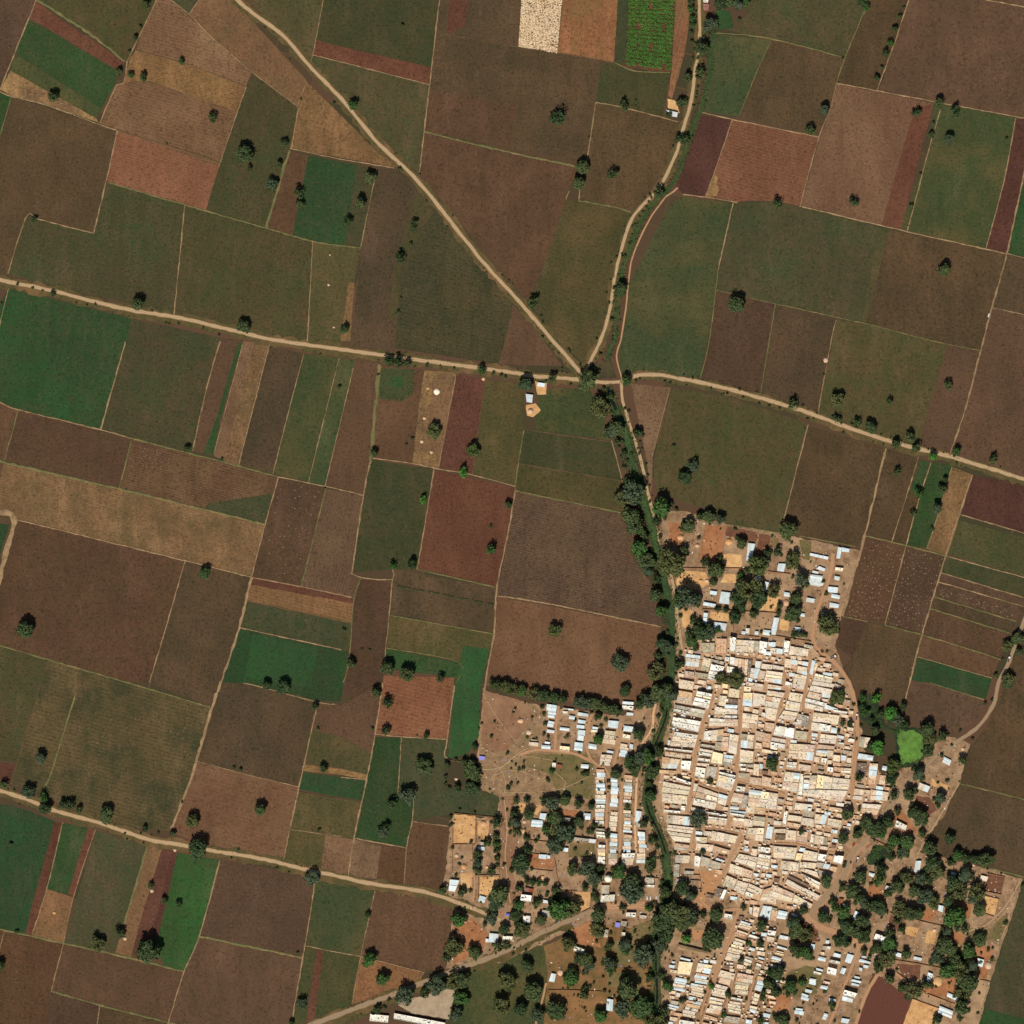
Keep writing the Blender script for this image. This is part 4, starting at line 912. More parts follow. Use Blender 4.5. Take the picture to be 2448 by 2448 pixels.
for x, y, r, k in KEEP:
    X, Y = mm((x, y)); Y += 0.3 * r * 0.2; z = zat(X, Y); g = tree_group(x, y)
    shape = R.random()
    size = 'huge' if r > 10 else 'broad' if r > 7 else 'medium' if r > 4.5 else 'small'
    tone = {'s': 'sparse grey-green', 'b': 'bright green', '': 'dark green'}[k]
    if r >= 2.9 and nT < 300:
        nT += 1
        root = link('tree', None, loc=(X, Y, z)); hz = R.uniform(0.85, 1.12) * (0.92 if r > 7 else 1.05)
        root.rotation_euler = (0, 0, R.uniform(0, 6.28)); r *= 1.42 if 'canal' in g else 1.18 if 'houses' in g else 1.22; hz *= .84; root.scale = (r * R.uniform(.95, 1.1), r * R.uniform(.95, 1.1), r * hz)
        cr = R.choice(SPARSE)[2] if k == 's' else R.choice(CROWNS)[3 if k == 'b' else 2]
        link('crown', cr, root); link('trunk', R.choice(TRUNKS), root)
        tag(root, where(x, y, '%s %s tree' % (size, tone)), 'tree', g)
    elif nB >= 300: REST.append((X, Y, z, r))
    else:
        nB += 1
        root = link('bush', None, loc=(X, Y, z)); root.rotation_euler = (0, 0, R.uniform(0, 6.28)); root.scale = (r * 1.5, r * 1.5, r * 1.75)
        link('foliage', R.choice(BUSHES)[1 if k == 'b' else 0], root); link('stem', STEM, root)
        tag(root, where(x, y, '%s %s bush' % ('low' if r > 2 else 'tiny', tone)), 'bush', g.replace('trees', 'bushes'))
for p_, n_ in zip(YARDS, (900, 420, 160)):
    b4 = bb(p_)
    for _ in range(n_):
        x, y = R.uniform(b4[0], b4[2]), R.uniform(b4[1], b4[3])
        if inside((x, y), p_) and not inside((x, y), SURF_CORE) and math.sin(x * .06 + 1) + math.cos(y * .07 + x * .03) > -.1: SCR.append((x, y, zat(x, y), R.choice((.9, 1.2, 1.6, 2.2, 2.9))))
for (l_, w_, k_), zz in zip(ROAD_LINES, ROAD_Z):
    if k_ == 'verge':
        for (x, y), (nx, ny) in zip(l_, normals(l_)):
            near = x > 30 and y > 60
            if R.random() < (.75 if near else .22):
                u = R.choice((-1, 1)) * R.uniform(.32, .62) * w_; SCR.append((x + nx * u, y + ny * u, zz, R.choice((.6, .8, 1.1, 1.6)) * (1.35 if near else 1)))
for p_, w_ in CAN_L:
    for (x, y), (nx, ny) in zip(p_, normals(p_)):
        for _ in range(2 if w_ > 6 else 1):
            if R.random() < .62:
                u = R.choice((-1, -1, 1)) * R.uniform(.4, 1.25) * w_; u = abs(u) * (1 if ny * 0 + nx > 0 and R.random() < .35 else -1) if w_ > 6 else u
                SCR.append((x + nx * u, y + ny * u, zat(x + nx * u, y + ny * u), R.choice((1.2, 1.8, 2.4, 3.2)) * (1 if w_ > 6 else .6)))
for x, y, rr, k in KEEP:
    X, Y = mm((x, y)); g = tree_group(x, y)
    if rr > 3 and ('houses' in g or 'canal' in g) and not inside((X, Y), SURF_CORE):
        for _ in range(R.choice((1, 2, 3)) if 'houses' in g else R.choice((2, 3, 4))):
            a_ = R.uniform(0, 6.28); d_ = rr * R.uniform(.75, 1.3); x2, y2 = X + d_ * math.cos(a_), Y + d_ * math.sin(a_)
            SCR.append((x2, y2, zat(x2, y2), rr * R.uniform(.3, .55)))
REST += SCR
v = []; f = []
bv = [np.array([q.co[:] for q in b[0].vertices]) for b in BUSHES]; bf = [np.array([p.vertices[:] for p in b[0].polygons]) for b in BUSHES]; o = 0
for X, Y, z, r in REST:
    k = R.randrange(5); a = R.uniform(0, 6.28); c, s = math.cos(a), math.sin(a)
    q = bv[k] * np.array([r * 1.15, r * 1.15, r * 1.2]); q = np.stack([q[:, 0] * c - q[:, 1] * s + X, q[:, 0] * s + q[:, 1] * c + Y, q[:, 2] + z], 1)
    v.append(q); f.append(bf[k] + o); o += len(q)
if REST: tag(link('scrub', mesh('scrub', np.concatenate(v).tolist(), np.concatenate(f).tolist(), LEAF)), 'small scrub bushes scattered along bunds and yards', 'scrub', kind='stuff')
print('trees', nT, 'bushes', nB, 'rest', len(REST))

# ------------------------------------------------------------------ houses
BLOCKS = {
'l': ['985,170 1145,180 1135,400 975,400;oo', '750,240 960,240 945,400 770,380;g', '1190,145 1290,165 1270,390 1185,370;W', '1285,190 1655,215 1635,390 1275,380;tttt', '1650,210 1775,235 1740,420 1640,400;W',
 '1780,230 1900,240 1890,300 1790,290;b', '1720,370 1830,380 1820,430 1715,420;b', '515,410 740,440 710,610 510,590;b/t/b', '790,460 905,490 850,690 740,650;t', '905,560 1110,610 1080,690 880,670;W', '905,490 1100,530 1095,590 905,550;t',
 '500,670 640,690 640,770 490,750;o', '655,690 860,720 840,800 650,770;t', '870,670 1000,690 990,830 850,800;w/w', '1195,455 1330,480 1310,600 1190,580;wt', '1330,480 1540,500 1520,740 1310,740;totd', '1590,520 1670,530 1650,630 1580,620;b',
 '1520,630 1650,640 1610,790 1490,770;tb', '1150,600 1270,620 1250,700 1140,700;w', '410,800 640,840 620,960 400,940;t', '400,970 620,1010 600,1190 370,1160;o', '690,980 920,1030 860,1260 610,1200;W/y/W/w', '340,1190 810,1280 780,1400 320,1300;gw/wg',
 '320,1380 750,1450 700,1620 290,1520;W/w', '340,1610 700,1660 650,1850 270,1830;t/t/tt', '1035,1050 1150,1060 1120,1220 1020,1200;t', '1185,940 1345,960 1330,1090 1170,1070;tt', '1175,1095 1320,1110 1310,1180 1160,1170;d', '1125,1190 1310,1200 1300,1250 1110,1240;b',
 '970,1220 1310,1270 1300,1400 940,1400;tt/tt/tw', '880,1400 1320,1420 1310,1520 870,1520;wt/tt'],
'i': ['540,230 610,235 600,300 545,300;b', '530,310 720,340 710,410 520,400;tb', '740,200 830,220 800,400 730,400;W', '835,290 1120,340 1100,450 810,420;tttt', '1050,260 1190,290 1180,335 1040,305;g', '750,480 940,510 930,640 740,610;tb/tt', '945,510 1110,540 1100,600 935,560;tb',
 '570,580 740,610 730,660 560,640;t', '470,665 720,700 690,870 430,830;t/y/tb', '400,560 560,580 550,650 380,640;t', '160,840 425,880 420,990 150,930;t/o', '365,660 455,680 420,800 340,790;o', '950,595 1095,620 1090,740 930,700;t/tb', '900,715 1090,750 1040,960 870,930;t/t/t',
 '820,700 895,710 890,760 810,750;b', '760,830 865,860 850,920 750,900;w', '490,875 710,910 690,965 480,945;t/tb', '480,970 750,1010 720,1080 470,1050;t/t', '120,910 230,920 220,1000 120,990;y', '110,1010 255,1010 240,1220 100,1200;y/b', '265,1010 460,1040 440,1200 250,1220;t',
 '830,1000 1030,1030 1000,1160 800,1120;tt', '780,1130 990,1170 970,1300 750,1270;t/t/t', '465,1060 690,1090 640,1260 445,1220;ot/t', '440,1225 640,1265 600,1440 460,1400;t/t', '395,1310 455,1320 450,1390 390,1380;w', '100,1320 340,1350 320,1560 90,1550;t/tt', '1170,510 1215,520 1175,730 1130,710;b',
 '1222,550 1262,560 1220,680 1190,670;y', '1220,710 1490,780 1470,860 1180,820;y/t', '1180,825 1520,875 1490,930 1160,885;t', '1150,890 1480,960 1440,1040 1120,980;t/t', '1120,985 1310,1030 1290,1130 1080,1080;o', '1330,1020 1450,1040 1440,1090 1320,1070;b', '1320,1095 1420,1110 1400,1150 1310,1135;t',
 '1340,690 1480,710 1470,760 1330,730;b', '1525,865 1620,900 1600,940 1515,910;g', '1070,1090 1400,1170 1370,1230 1060,1150;w', '1060,1160 1340,1235 1330,1300 1060,1240;t', '1375,1190 1570,1260 1550,1290 1360,1250;b', '1500,1270 1710,1300 1700,1340 1490,1310;w', '1190,1310 1590,1360 1560,1500 1170,1450;tt/tt',
 '1160,1460 1460,1510 1435,1620 1150,1590;tt', '1465,1540 1560,1560 1540,1630 1455,1620;b', '1300,1640 1550,1670 1530,1790 1280,1780;t/t', '1560,1660 1660,1680 1650,1720 1555,1700;b', '1570,1770 1660,1780 1650,1820 1560,1800;w', '730,1280 950,1315 900,1440 650,1400;t/t', '955,1330 1130,1370 1110,1545 910,1500;t/tg',
 '880,1450 945,1460 940,1510 870,1500;w', '610,1510 900,1560 880,1720 570,1660;wW', '910,1590 1110,1610 1080,1740 895,1720;g', '80,1640 280,1660 250,1870 70,1850;gt/bt', '550,1690 770,1730 740,1880 520,1840;t', '300,1770 400,1790 390,1870 290,1860;t/t', '400,1620 540,1645 500,1850 410,1830;o'],
'd': ['310,890 700,910 660,1150 290,1110;to/ttb', '745,900 1000,930 980,980 730,970;o', '730,985 890,1000 870,1090 710,1070;t/t', '892,990 980,1000 970,1100 880,1090;t', '690,1085 770,1095 760,1180 680,1170;t', '800,1110 890,1120 860,1210 790,1190;w', '980,1060 1090,1070 1080,1180 970,1160;t', '1105,1070 1180,1080 1170,1150 1100,1150;b',
 '1190,1105 1260,1110 1250,1190 1180,1180;t', '270,1170 420,1180 400,1280 260,1260;w/w', '450,1200 640,1230 620,1330 440,1290;o', '890,1250 980,1260 970,1340 880,1320;W', '1110,1260 1260,1270 1240,1350 1100,1340;t/y', '740,1300 840,1320 820,1360 730,1340;g', '240,1320 470,1350 425,1640 190,1600;tt/tt', '477,1355 525,1360 500,1690 430,1680;w',
 '530,1380 730,1380 700,1590 515,1580;tt', '740,1370 968,1410 950,1590 710,1580;yt', '972,1410 1240,1440 1210,1600 955,1590;t/t', '515,1590 1200,1615 1110,1790 505,1690;ttt/tto', '1390,780 1550,800 1500,960 1370,940;gt', '1370,1040 1600,1080 1580,1150 1350,1120;bbb', '1340,1180 1495,1190 1480,1400 1310,1370;d', '1540,1190 1670,1200 1620,1520 1515,1500;t/b/b/t/t',
 '1740,1230 1810,1240 1800,1310 1730,1290;b', '1700,1370 1790,1380 1770,1520 1680,1510;o/t', '1310,1580 1555,1610 1530,1690 1290,1680;ttt', '1565,1595 1830,1640 1810,1770 1545,1755;tbt', '1430,1810 1720,1830 1650,1990 1410,1960;tt/t', '1290,1690 1430,1700 1420,1760 1270,1740;t', '400,1800 660,1830 640,1930 380,1900;tt', '920,1860 1200,1900 1180,1960 900,1920;o'],
'c': ['240,830 280,840 260,920 230,910;b', '180,950 620,1000 600,1030 170,980;w', '200,1010 600,1060 590,1130 190,1080;o', '150,1090 430,1135 370,1270 140,1270;ot/tb', '445,1150 600,1160 575,1310 430,1280;W', '110,1290 360,1310 340,1370 100,1350;o', '370,1410 600,1490 580,1530 360,1450;W', '170,1470 590,1560 550,1680 140,1640;t/t', '150,1650 540,1695 530,1830 150,1790;tt/t',
 '800,700 1100,665 1070,850 780,840;wtt', '730,890 960,920 950,970 720,930;g', '975,860 1080,870 1040,1000 955,980;g', '1090,720 1180,730 1160,1000 1050,1000;o', '1190,740 1330,760 1290,1060 1165,1020;wt/t/t', '730,960 930,1000 900,1095 705,1060;t/t', '700,1105 890,1130 880,1180 690,1150;w', '930,1010 1090,1050 1070,1220 900,1190;y', '1110,1060 1250,1080 1200,1250 1080,1220;b/w/g',
 '690,1185 880,1200 860,1245 680,1225;t', '670,1250 820,1270 800,1430 650,1400;w', '840,1235 1000,1250 970,1420 820,1400;g', '1030,1320 1280,1380 1270,1420 1020,1350;w', '1020,1370 1280,1430 1210,1620 980,1530;tt/tt', '1350,980 1560,1010 1540,1190 1340,1180;t/t', '1690,970 1930,1010 1910,1060 1680,1020;t', '1830,820 1932,840 1920,990 1815,970;t',
 '1340,1200 1550,1210 1545,1255 1340,1250;wg', '1360,1262 1440,1270 1430,1312 1350,1302;W', '1320,1335 1490,1350 1470,1430 1310,1410;g', '1560,1200 1640,1210 1640,1390 1550,1370;t/t', '1650,1200 1700,1210 1695,1280 1645,1270;b', '1690,1390 1830,1420 1820,1560 1680,1530;o', '1500,1400 1680,1420 1670,1530 1490,1515;o', '1300,1540 1430,1560 1410,1640 1280,1620;w', '1250,1645 1400,1670 1370,1810 1200,1780;t/t',
 '1490,1595 1932,1660 1900,1910 1470,1850;tyt/ttt', '1400,1680 1475,1690 1450,1890 1370,1870;g', '640,1500 700,1510 660,1640 620,1640;w', '705,1545 1010,1660 990,1790 650,1715;ttt/ty', '1020,1720 1150,1750 1120,1850 1000,1800;t', '640,1730 985,1800 960,1905 620,1830;tt/t', '1020,1660 1160,1700 1145,1745 1010,1712;b', '1590,690 1720,720 1700,860 1590,840;o', '1730,560 1880,580 1860,700 1740,690;t'],
'e': ['180,100 430,125 425,165 170,140;w', '440,40 510,50 500,130 430,110;W', '230,180 580,215 560,345 210,310;gttt', '240,335 640,380 610,470 220,420;t/t', '220,430 600,485 570,610 330,590;t/t', '340,615 570,650 550,740 330,720;t/g', '600,60 820,110 800,160 590,120;t', '820,130 1140,180 1135,210 820,165;w', '860,205 1150,245 1130,350 850,320;t/t/t', '1200,50 1330,60 1320,105 1190,90;b', '1200,112 1430,135 1410,225 1190,185;b/w',
 '1250,225 1420,245 1390,380 1220,340;y/o', '1450,50 1740,80 1720,180 1430,150;tt', '1560,200 1740,220 1720,365 1540,340;t/t', '1425,240 1545,260 1535,370 1400,350;t', '1480,385 1720,385 1700,590 1440,560;ty/tt', '800,430 915,440 905,510 790,500;t', '922,430 1310,510 1270,620 885,570;tttt', '660,520 840,530 830,615 680,605;wt', '680,620 940,645 920,750 660,720;tt', '945,655 1200,730 1160,790 925,760;o',
 '360,800 580,810 560,925 340,920;gt', '650,810 750,820 720,990 640,970;w', '760,820 895,860 870,985 740,965;g', '905,880 1060,930 1030,1020 875,990;g', '985,840 1120,890 1100,912 965,872;b', '1010,800 1100,822 1092,850 1000,830;r', '330,930 420,945 410,1140 320,1130;g/g', '490,1040 640,1050 630,1100 480,1090;g', '370,1160 480,1170 460,1260 350,1260;g', '1330,780 1485,810 1440,950 1255,900;t', '1490,815 1625,835 1570,1035 1445,960;t/t',
 '1640,670 1820,690 1800,775 1620,750;w', '1640,782 1820,810 1780,1030 1600,990;w/t/t/w', '1200,930 1540,1050 1520,1160 1170,1070;to', '1530,700 1615,710 1600,820 1510,800;t', '1140,1110 1300,1180 1240,1325 1080,1270;t', '1310,1190 1480,1240 1400,1420 1250,1335;t', '1490,1235 1695,1330 1640,1500 1415,1430;tt', '1705,1335 1930,1265 1900,1560 1650,1510;tt', '990,1300 1090,1330 1040,1450 960,1430;d', '1100,1330 1150,1340 1080,1500 1030,1480;W', '830,1390 955,1420 940,1470 820,1450;d',
 '1490,1600 1540,1610 1530,1720 1490,1710;w', '1560,1590 1650,1610 1620,1760 1540,1730;t', '1700,1580 1840,1600 1800,1800 1650,1730;bbb', '1110,1700 1230,1720 1210,1790 1100,1770;w', '1845,1640 1930,1660 1900,1830 1810,1800;o', '1770,360 1860,370 1830,550 1740,540;b'],
'f': ['230,120 280,130 250,350 195,320;W', '290,180 500,210 480,280 270,270;t', '520,110 690,130 670,225 510,200;g', '700,170 890,190 850,330 685,310;tb', '505,225 680,245 680,370 480,330;t', '900,230 1110,270 1090,380 890,340;t/t', '270,290 475,330 470,370 260,360;tt', '70,400 250,400 240,465 60,455;t', '90,480 240,490 230,570 80,560;d', '255,410 410,430 400,590 245,570;t/t', '420,430 590,450 570,620 410,590;o', '640,480 690,490 670,620 620,610;w', '700,490 890,530 880,650 685,630;ttg',
 '50,660 420,690 380,870 60,850;tt/tt', '470,690 550,700 530,750 450,740;b', '420,770 515,780 470,900 390,885;y', '535,720 740,765 720,900 510,870;tt', '180,885 455,920 440,1050 160,1020;tt', '470,905 725,925 700,1010 460,990;t', '750,780 880,800 840,905 740,890;W', '1000,800 1140,820 1110,950 970,910;W', '730,912 835,925 810,1000 720,990;g', '840,935 930,950 910,1020 815,1000;b', '935,965 1040,990 1020,1060 915,1030;o', '500,1000 730,1060 760,1150 470,1040;t/t', '760,1030 980,1090 960,1130 740,1080;g',
 '300,1110 610,1260 590,1290 280,1150;d', '270,1170 780,1430 730,1500 230,1240;t/t/t', '480,1080 780,1230 760,1330 620,1250;t/t', '40,1250 375,1395 330,1535 0,1460;tt/t', '385,1405 660,1560 620,1620 345,1530;tt', '0,1600 120,1620 100,1750 0,1720;g', '140,1650 280,1680 240,1790 110,1770;b/b', '340,1690 440,1730 420,1765 330,1725;b', '1530,1070 1620,1090 1590,1140 1530,1110;b', '1790,1270 1880,1290 1850,1340 1770,1330;w', '1320,1660 1380,1690 1330,1800 1280,1770;b', '1130,1550 1200,1570 1190,1600 1130,1590;w', '1070,1470 1140,1480 1110,1560 1050,1540;r'],
'g': ['1340,330 1550,400 1510,490 1290,435;b/t/t', '1280,470 1480,540 1440,600 1250,545;t/t', '1490,545 1650,600 1630,640 1470,595;w', '1460,605 1620,655 1610,700 1450,655;t', '1240,595 1440,660 1330,980 1110,940;t/t/y/t/t/t/tg', '1750,480 1920,500 1890,585 1750,560;W', '1750,572 1890,605 1860,690 1740,670;t', '1420,880 1560,920 1510,1060 1380,1010;t/w/t', '1620,890 1750,930 1740,960 1610,925;b', '1610,935 1720,975 1640,1110 1560,1080;t/w/g', '1500,750 1600,780 1580,820 1480,790;b',
 '340,690 990,850 980,905 310,770;L', '420,900 630,950 610,978 410,930;b', '390,965 620,985 570,1190 360,1170;y', '260,1020 350,1030 330,1080 250,1060;b', '700,990 920,1030 880,1160 670,1130;ty/tb', '670,1142 880,1180 850,1330 610,1290;t/t/t/b', '600,1302 830,1345 790,1540 560,1480;bt/t/t/t/t', '340,1210 540,1250 500,1440 280,1400;b/b/t/t', '510,1560 750,1600 680,1860 430,1800;ob/t/t/t/t', '230,1620 410,1660 390,1740 200,1690;b/w', '400,1860 650,1900 620,1990 380,1960;w',
 '1050,1100 1270,1160 1220,1360 970,1295;tt/o', '1310,1140 1560,1190 1490,1490 1220,1475;o/ot/t/t/t', '960,1310 1200,1372 1130,1540 890,1490;t/t/t/t', '890,1512 1110,1560 1080,1650 850,1610;wt/t', '860,1622 1080,1665 1030,1790 820,1750;t/to', '1200,1510 1400,1550 1380,1590 1190,1555;w', '1180,1572 1390,1612 1360,1790 1140,1740;t/t/t/t', '1110,1800 1350,1830 1320,1932 1090,1900;g', '800,1780 1020,1850 1000,1890 780,1840;t/t', '1620,1190 1750,1220 1700,1440 1560,1400;t/b/b', '1560,1450 1650,1480 1620,1640 1520,1620;y/t/t', '1500,1645 1640,1675 1590,1780 1480,1730;y/b', '1700,1760 1840,1790 1820,1850 1690,1820;b', '1700,1900 1800,1910 1790,1960 1690,1950;b', '780,1900 960,1950 940,2010 760,1980;o', '1000,1900 1080,1920 1060,2000 980,1980;t'],
'h': ['150,560 290,590 280,640 130,610;b', '110,720 270,770 260,800 90,760;b', '80,792 250,835 230,890 60,850;t/y', '40,880 200,930 170,1010 0,960;b/t', '0,1000 140,1040 120,1090 0,1060;t', '860,640 930,650 920,700 850,690;b', '820,730 940,740 930,800 800,790;gw', '780,820 850,830 850,880 780,870;y', '760,890 880,920 860,980 740,950;b', '980,830 1120,870 1110,920 960,890;b', '930,940 1080,970 1080,1020 910,990;w', '870,1040 1050,1090 1030,1200 850,1150;W', '1200,850 1300,880 1240,1020 1150,990;b', '1110,1060 1190,1080 1150,1180 1070,1150;b',
 '700,1060 840,1100 830,1135 690,1105;b', '680,1112 800,1150 790,1180 670,1160;wy', '1430,880 1500,890 1490,925 1410,915;b', '1390,930 1560,980 1550,1010 1370,970;bb', '1440,1020 1530,1040 1510,1080 1430,1060;b', '1380,1062 1425,1075 1420,1125 1370,1100;b', '620,1230 740,1250 710,1340 590,1310;b/b', '810,1260 940,1290 930,1325 800,1305;t', '790,1332 900,1352 880,1410 770,1380;b', '550,1390 680,1420 660,1465 540,1440;b', '490,1450 620,1500 590,1580 460,1540;b/b', '1310,1190 1400,1210 1390,1245 1300,1225;b', '1270,1240 1440,1280 1420,1312 1250,1275;b', '1250,1290 1410,1330 1400,1370 1230,1330;b',
 '1150,1400 1350,1460 1300,1540 1120,1490;W', '1120,1500 1300,1552 1290,1610 1110,1570;b', '910,1530 1030,1560 1020,1610 900,1580;b', '390,1680 540,1700 520,1800 380,1770;b/b', '830,1760 900,1780 880,1880 800,1860;b/b', '1110,1840 1230,1860 1200,1932 1090,1910;b', '640,700 710,710 690,790 630,770;b', '1610,530 1800,590 1750,680 1570,620;W'],
'22': ['1320,1010 1350,1010 1340,1080 1310,1070;b', '1520,1070 1550,1080 1545,1100 1520,1095;b', '1450,1260 1475,1265 1470,1300 1445,1290;b', '1690,1090 1730,1100 1720,1125 1680,1115;t', '1670,1560 1705,1570 1695,1610 1665,1600;b', '1390,1640 1415,1650 1405,1700 1380,1690;b', '1500,1755 1560,1780 1550,1800 1495,1775;b', '1455,1830 1530,1860 1520,1900 1445,1870;b/b', '1200,1525 1240,1535 1235,1555 1195,1545;b', '1310,1550 1355,1560 1350,1575 1305,1565;b', '1480,420 1520,440 1510,470 1470,450;b/b', '1340,565 1400,590 1385,622 1330,600;tb', '1210,780 1270,810 1260,840 1200,815;w'],
'a': ['910,285 990,295 945,490 890,485;b', '1260,520 1345,525 1320,615 1245,605;bb', '1630,400 1840,445 1830,475 1620,425;b', '1730,550 1800,580 1790,610 1700,580;b', '1660,600 1725,615 1720,640 1650,625;b', '1625,645 1770,665 1740,790 1610,760;b/b/b', '1590,915 1680,930 1670,975 1580,960;b', '475,835 550,845 545,885 470,875;b', '600,845 710,860 690,990 575,975;b/b', '400,965 540,990 535,1025 390,1000;b', '400,1090 445,1095 420,1260 385,1250;b', '515,1195 665,1215 650,1295 505,1275;b', '1110,730 1150,740 1115,850 1090,840;b', '1325,850 1390,860 1385,905 1325,895;b', '1510,1090 1565,1100 1560,1135 1505,1125;b',
 '1450,1250 1515,1260 1510,1300 1445,1290;b', '1210,1145 1270,1150 1225,1345 1175,1335;b/b', '1090,1285 1170,1295 1160,1350 1080,1340;b', '885,1265 930,1270 925,1340 880,1330;w', '840,1300 878,1305 873,1340 835,1335;b', '990,1300 1030,1305 1025,1340 985,1335;b'],
'21': ['825,1390 880,1395 875,1425 820,1420;b', '845,1430 890,1440 885,1460 840,1450;b', '835,1480 885,1490 880,1510 830,1505;b', '860,1330 890,1335 885,1355 860,1350;b', '865,1280 910,1285 905,1305 860,1300;y', '880,1165 900,1170 890,1230 870,1230;b', '902,1168 945,1177 940,1195 900,1190;b', '750,1360 800,1370 790,1385 740,1375;b'],
'b': ['330,210 440,225 430,375 320,360;b/b/b/b', '345,400 425,415 415,480 330,470;b/b', '335,500 415,515 405,550 325,540;b', '110,645 240,655 235,705 105,690;t', '135,612 230,625 225,640 130,630;g', '255,680 370,690 365,730 250,720;b', '300,640 375,650 370,675 295,665;b', '455,690 610,705 605,760 450,740;Y', '515,250 640,270 635,285 505,275;gb', '510,290 580,295 575,330 505,325;w', '585,340 660,350 650,395 580,385;b', '685,305 805,325 800,355 680,340;bb', '690,390 785,405 780,440 680,430;b', '670,448 770,460 765,500 665,490;b', '470,475 600,490 595,525 465,510;b', '690,505 770,515 755,640 670,625;b/b', '640,648 760,662 750,760 630,740;b/b', '805,665 900,680 895,735 800,720;b', '845,470 920,480 910,545 835,540;b/y', '1040,400 1155,410 1145,490 1030,475;bb', '975,510 1130,525 1115,680 965,660;t/t/tt', '1010,740 1105,755 1100,785 1005,770;b', '955,790 1090,800 1080,930 925,910;t/t/t', '1215,460 1330,475 1320,530 1210,520;bb', '1195,550 1300,570 1290,625 1185,600;y', '1170,660 1275,680 1270,830 1150,810;t/t/t/b', '1285,670 1330,680 1325,735 1280,725;b', '1205,180 1340,190 1335,220 1200,210;b', '1195,225 1335,235 1330,285 1190,275;w', '1240,305 1335,315 1330,345 1235,340;b', '385,885 440,890 435,945 380,940;w', '442,905 500,912 500,950 440,945;r', '710,900 810,910 800,960 705,950;b',
 '890,960 1010,965 1005,1600 880,1600;o/b/t/t/b/b/t/t/b/b/t/t/b/t/w', '880,1640 1000,1650 1000,1760 885,1750;g/w/w', '910,1830 1010,1840 1000,1932 905,1932;t/t', '1065,1060 1155,1070 1145,1400 1050,1390;b/b/b/b/t/b/b', '1050,1445 1155,1455 1140,1680 1045,1670;t/t/t/t', '1050,1700 1150,1710 1140,1932 1040,1932;b/t/b/t/b', '1215,1025 1330,1035 1310,1360 1210,1350;t/t/g/b/b/t/t/w', '1210,1430 1310,1440 1310,1700 1205,1690;t/g/o/b/t/t/b', '1205,1710 1310,1720 1305,1932 1200,1932;t/t/b/t/b', '1345,1440 1420,1450 1400,1640 1340,1620;b/b/g', '1375,1680 1470,1690 1480,1932 1380,1932;b/b/t/b/t'],
'k': ['580,-40 690,-40 690,170 575,150;y/w', '740,0 885,0 870,180 740,170;t/o', '950,0 1150,0 1110,180 940,180;w/t', '1180,0 1310,0 1300,150 1170,150;t/t/b', '625,490 760,490 750,635 620,635;g', '630,645 840,635 830,740 610,760;w', '1310,370 1440,380 1440,470 1300,475;g', '1300,482 1450,490 1440,530 1300,525;w', '1010,910 1165,915 1160,985 1005,980;w', '1220,950 1330,960 1320,1010 1215,1000;g', '850,1065 920,1070 915,1140 850,1135;p', '940,1040 1030,1050 1010,1130 930,1120;g', '220,1430 390,1490 360,1550 200,1480;w', '945,1215 1000,1220 995,1270 940,1265;w', '660,1160 740,1180 730,1300 650,1290;g/g'],
'j': ['175,980 280,990 230,1120 160,1110;b', '500,600 575,605 570,645 495,640;b', '520,545 570,550 565,585 515,580;g', '1120,290 1245,300 1240,375 1110,365;b/b', '1220,215 1290,220 1270,290 1205,275;b/b', '1480,265 1565,270 1555,320 1475,310;g', '1720,215 1800,220 1790,290 1715,280;b', '1610,490 1860,520 1850,560 1600,530;ggb', '1480,610 1540,620 1535,660 1475,650;b', '1205,690 1292,695 1285,745 1200,735;b', '1300,700 1330,705 1325,740 1295,735;b', '1000,1150 1120,1165 1110,1240 985,1225;W', '1040,1070 1140,1090 1130,1140 1030,1120;r', '1250,1215 1345,1230 1340,1260 1245,1245;b', '520,1165 590,1185 570,1250 500,1230;b/b', '1020,1395 1105,1400 1100,1480 1015,1470;w', '1240,1330 1330,1340 1325,1410 1230,1400;g', '630,1600 735,1610 725,1710 625,1700;b', '588,1662 622,1667 618,1705 585,1700;b', '785,1630 900,1635 895,1685 780,1675;w', '1615,1745 1740,1785 1725,1840 1600,1805;w', '820,1370 890,1375 885,1400 815,1395;p'],
'12': ['1190,1645 1215,1650 1205,1695 1175,1690;b', '1505,1790 1540,1795 1535,1860 1500,1855;b', '165,1875 270,1885 265,1925 160,1915;w', '300,1870 590,1925 584,1958 297,1903;w', '780,415 815,420 810,440 780,435;p'],
'11': ['1045,300 1085,305 1080,350 1050,345;b', '1115,235 1155,240 1150,260 1110,255;b'], '10': ['1840,625 1905,640 1900,665 1870,660;b'], '20': ['118,-10 148,-8 144,18 116,16;w', '115,25 150,25 145,60 120,60;r'],
}
SK = 0.65
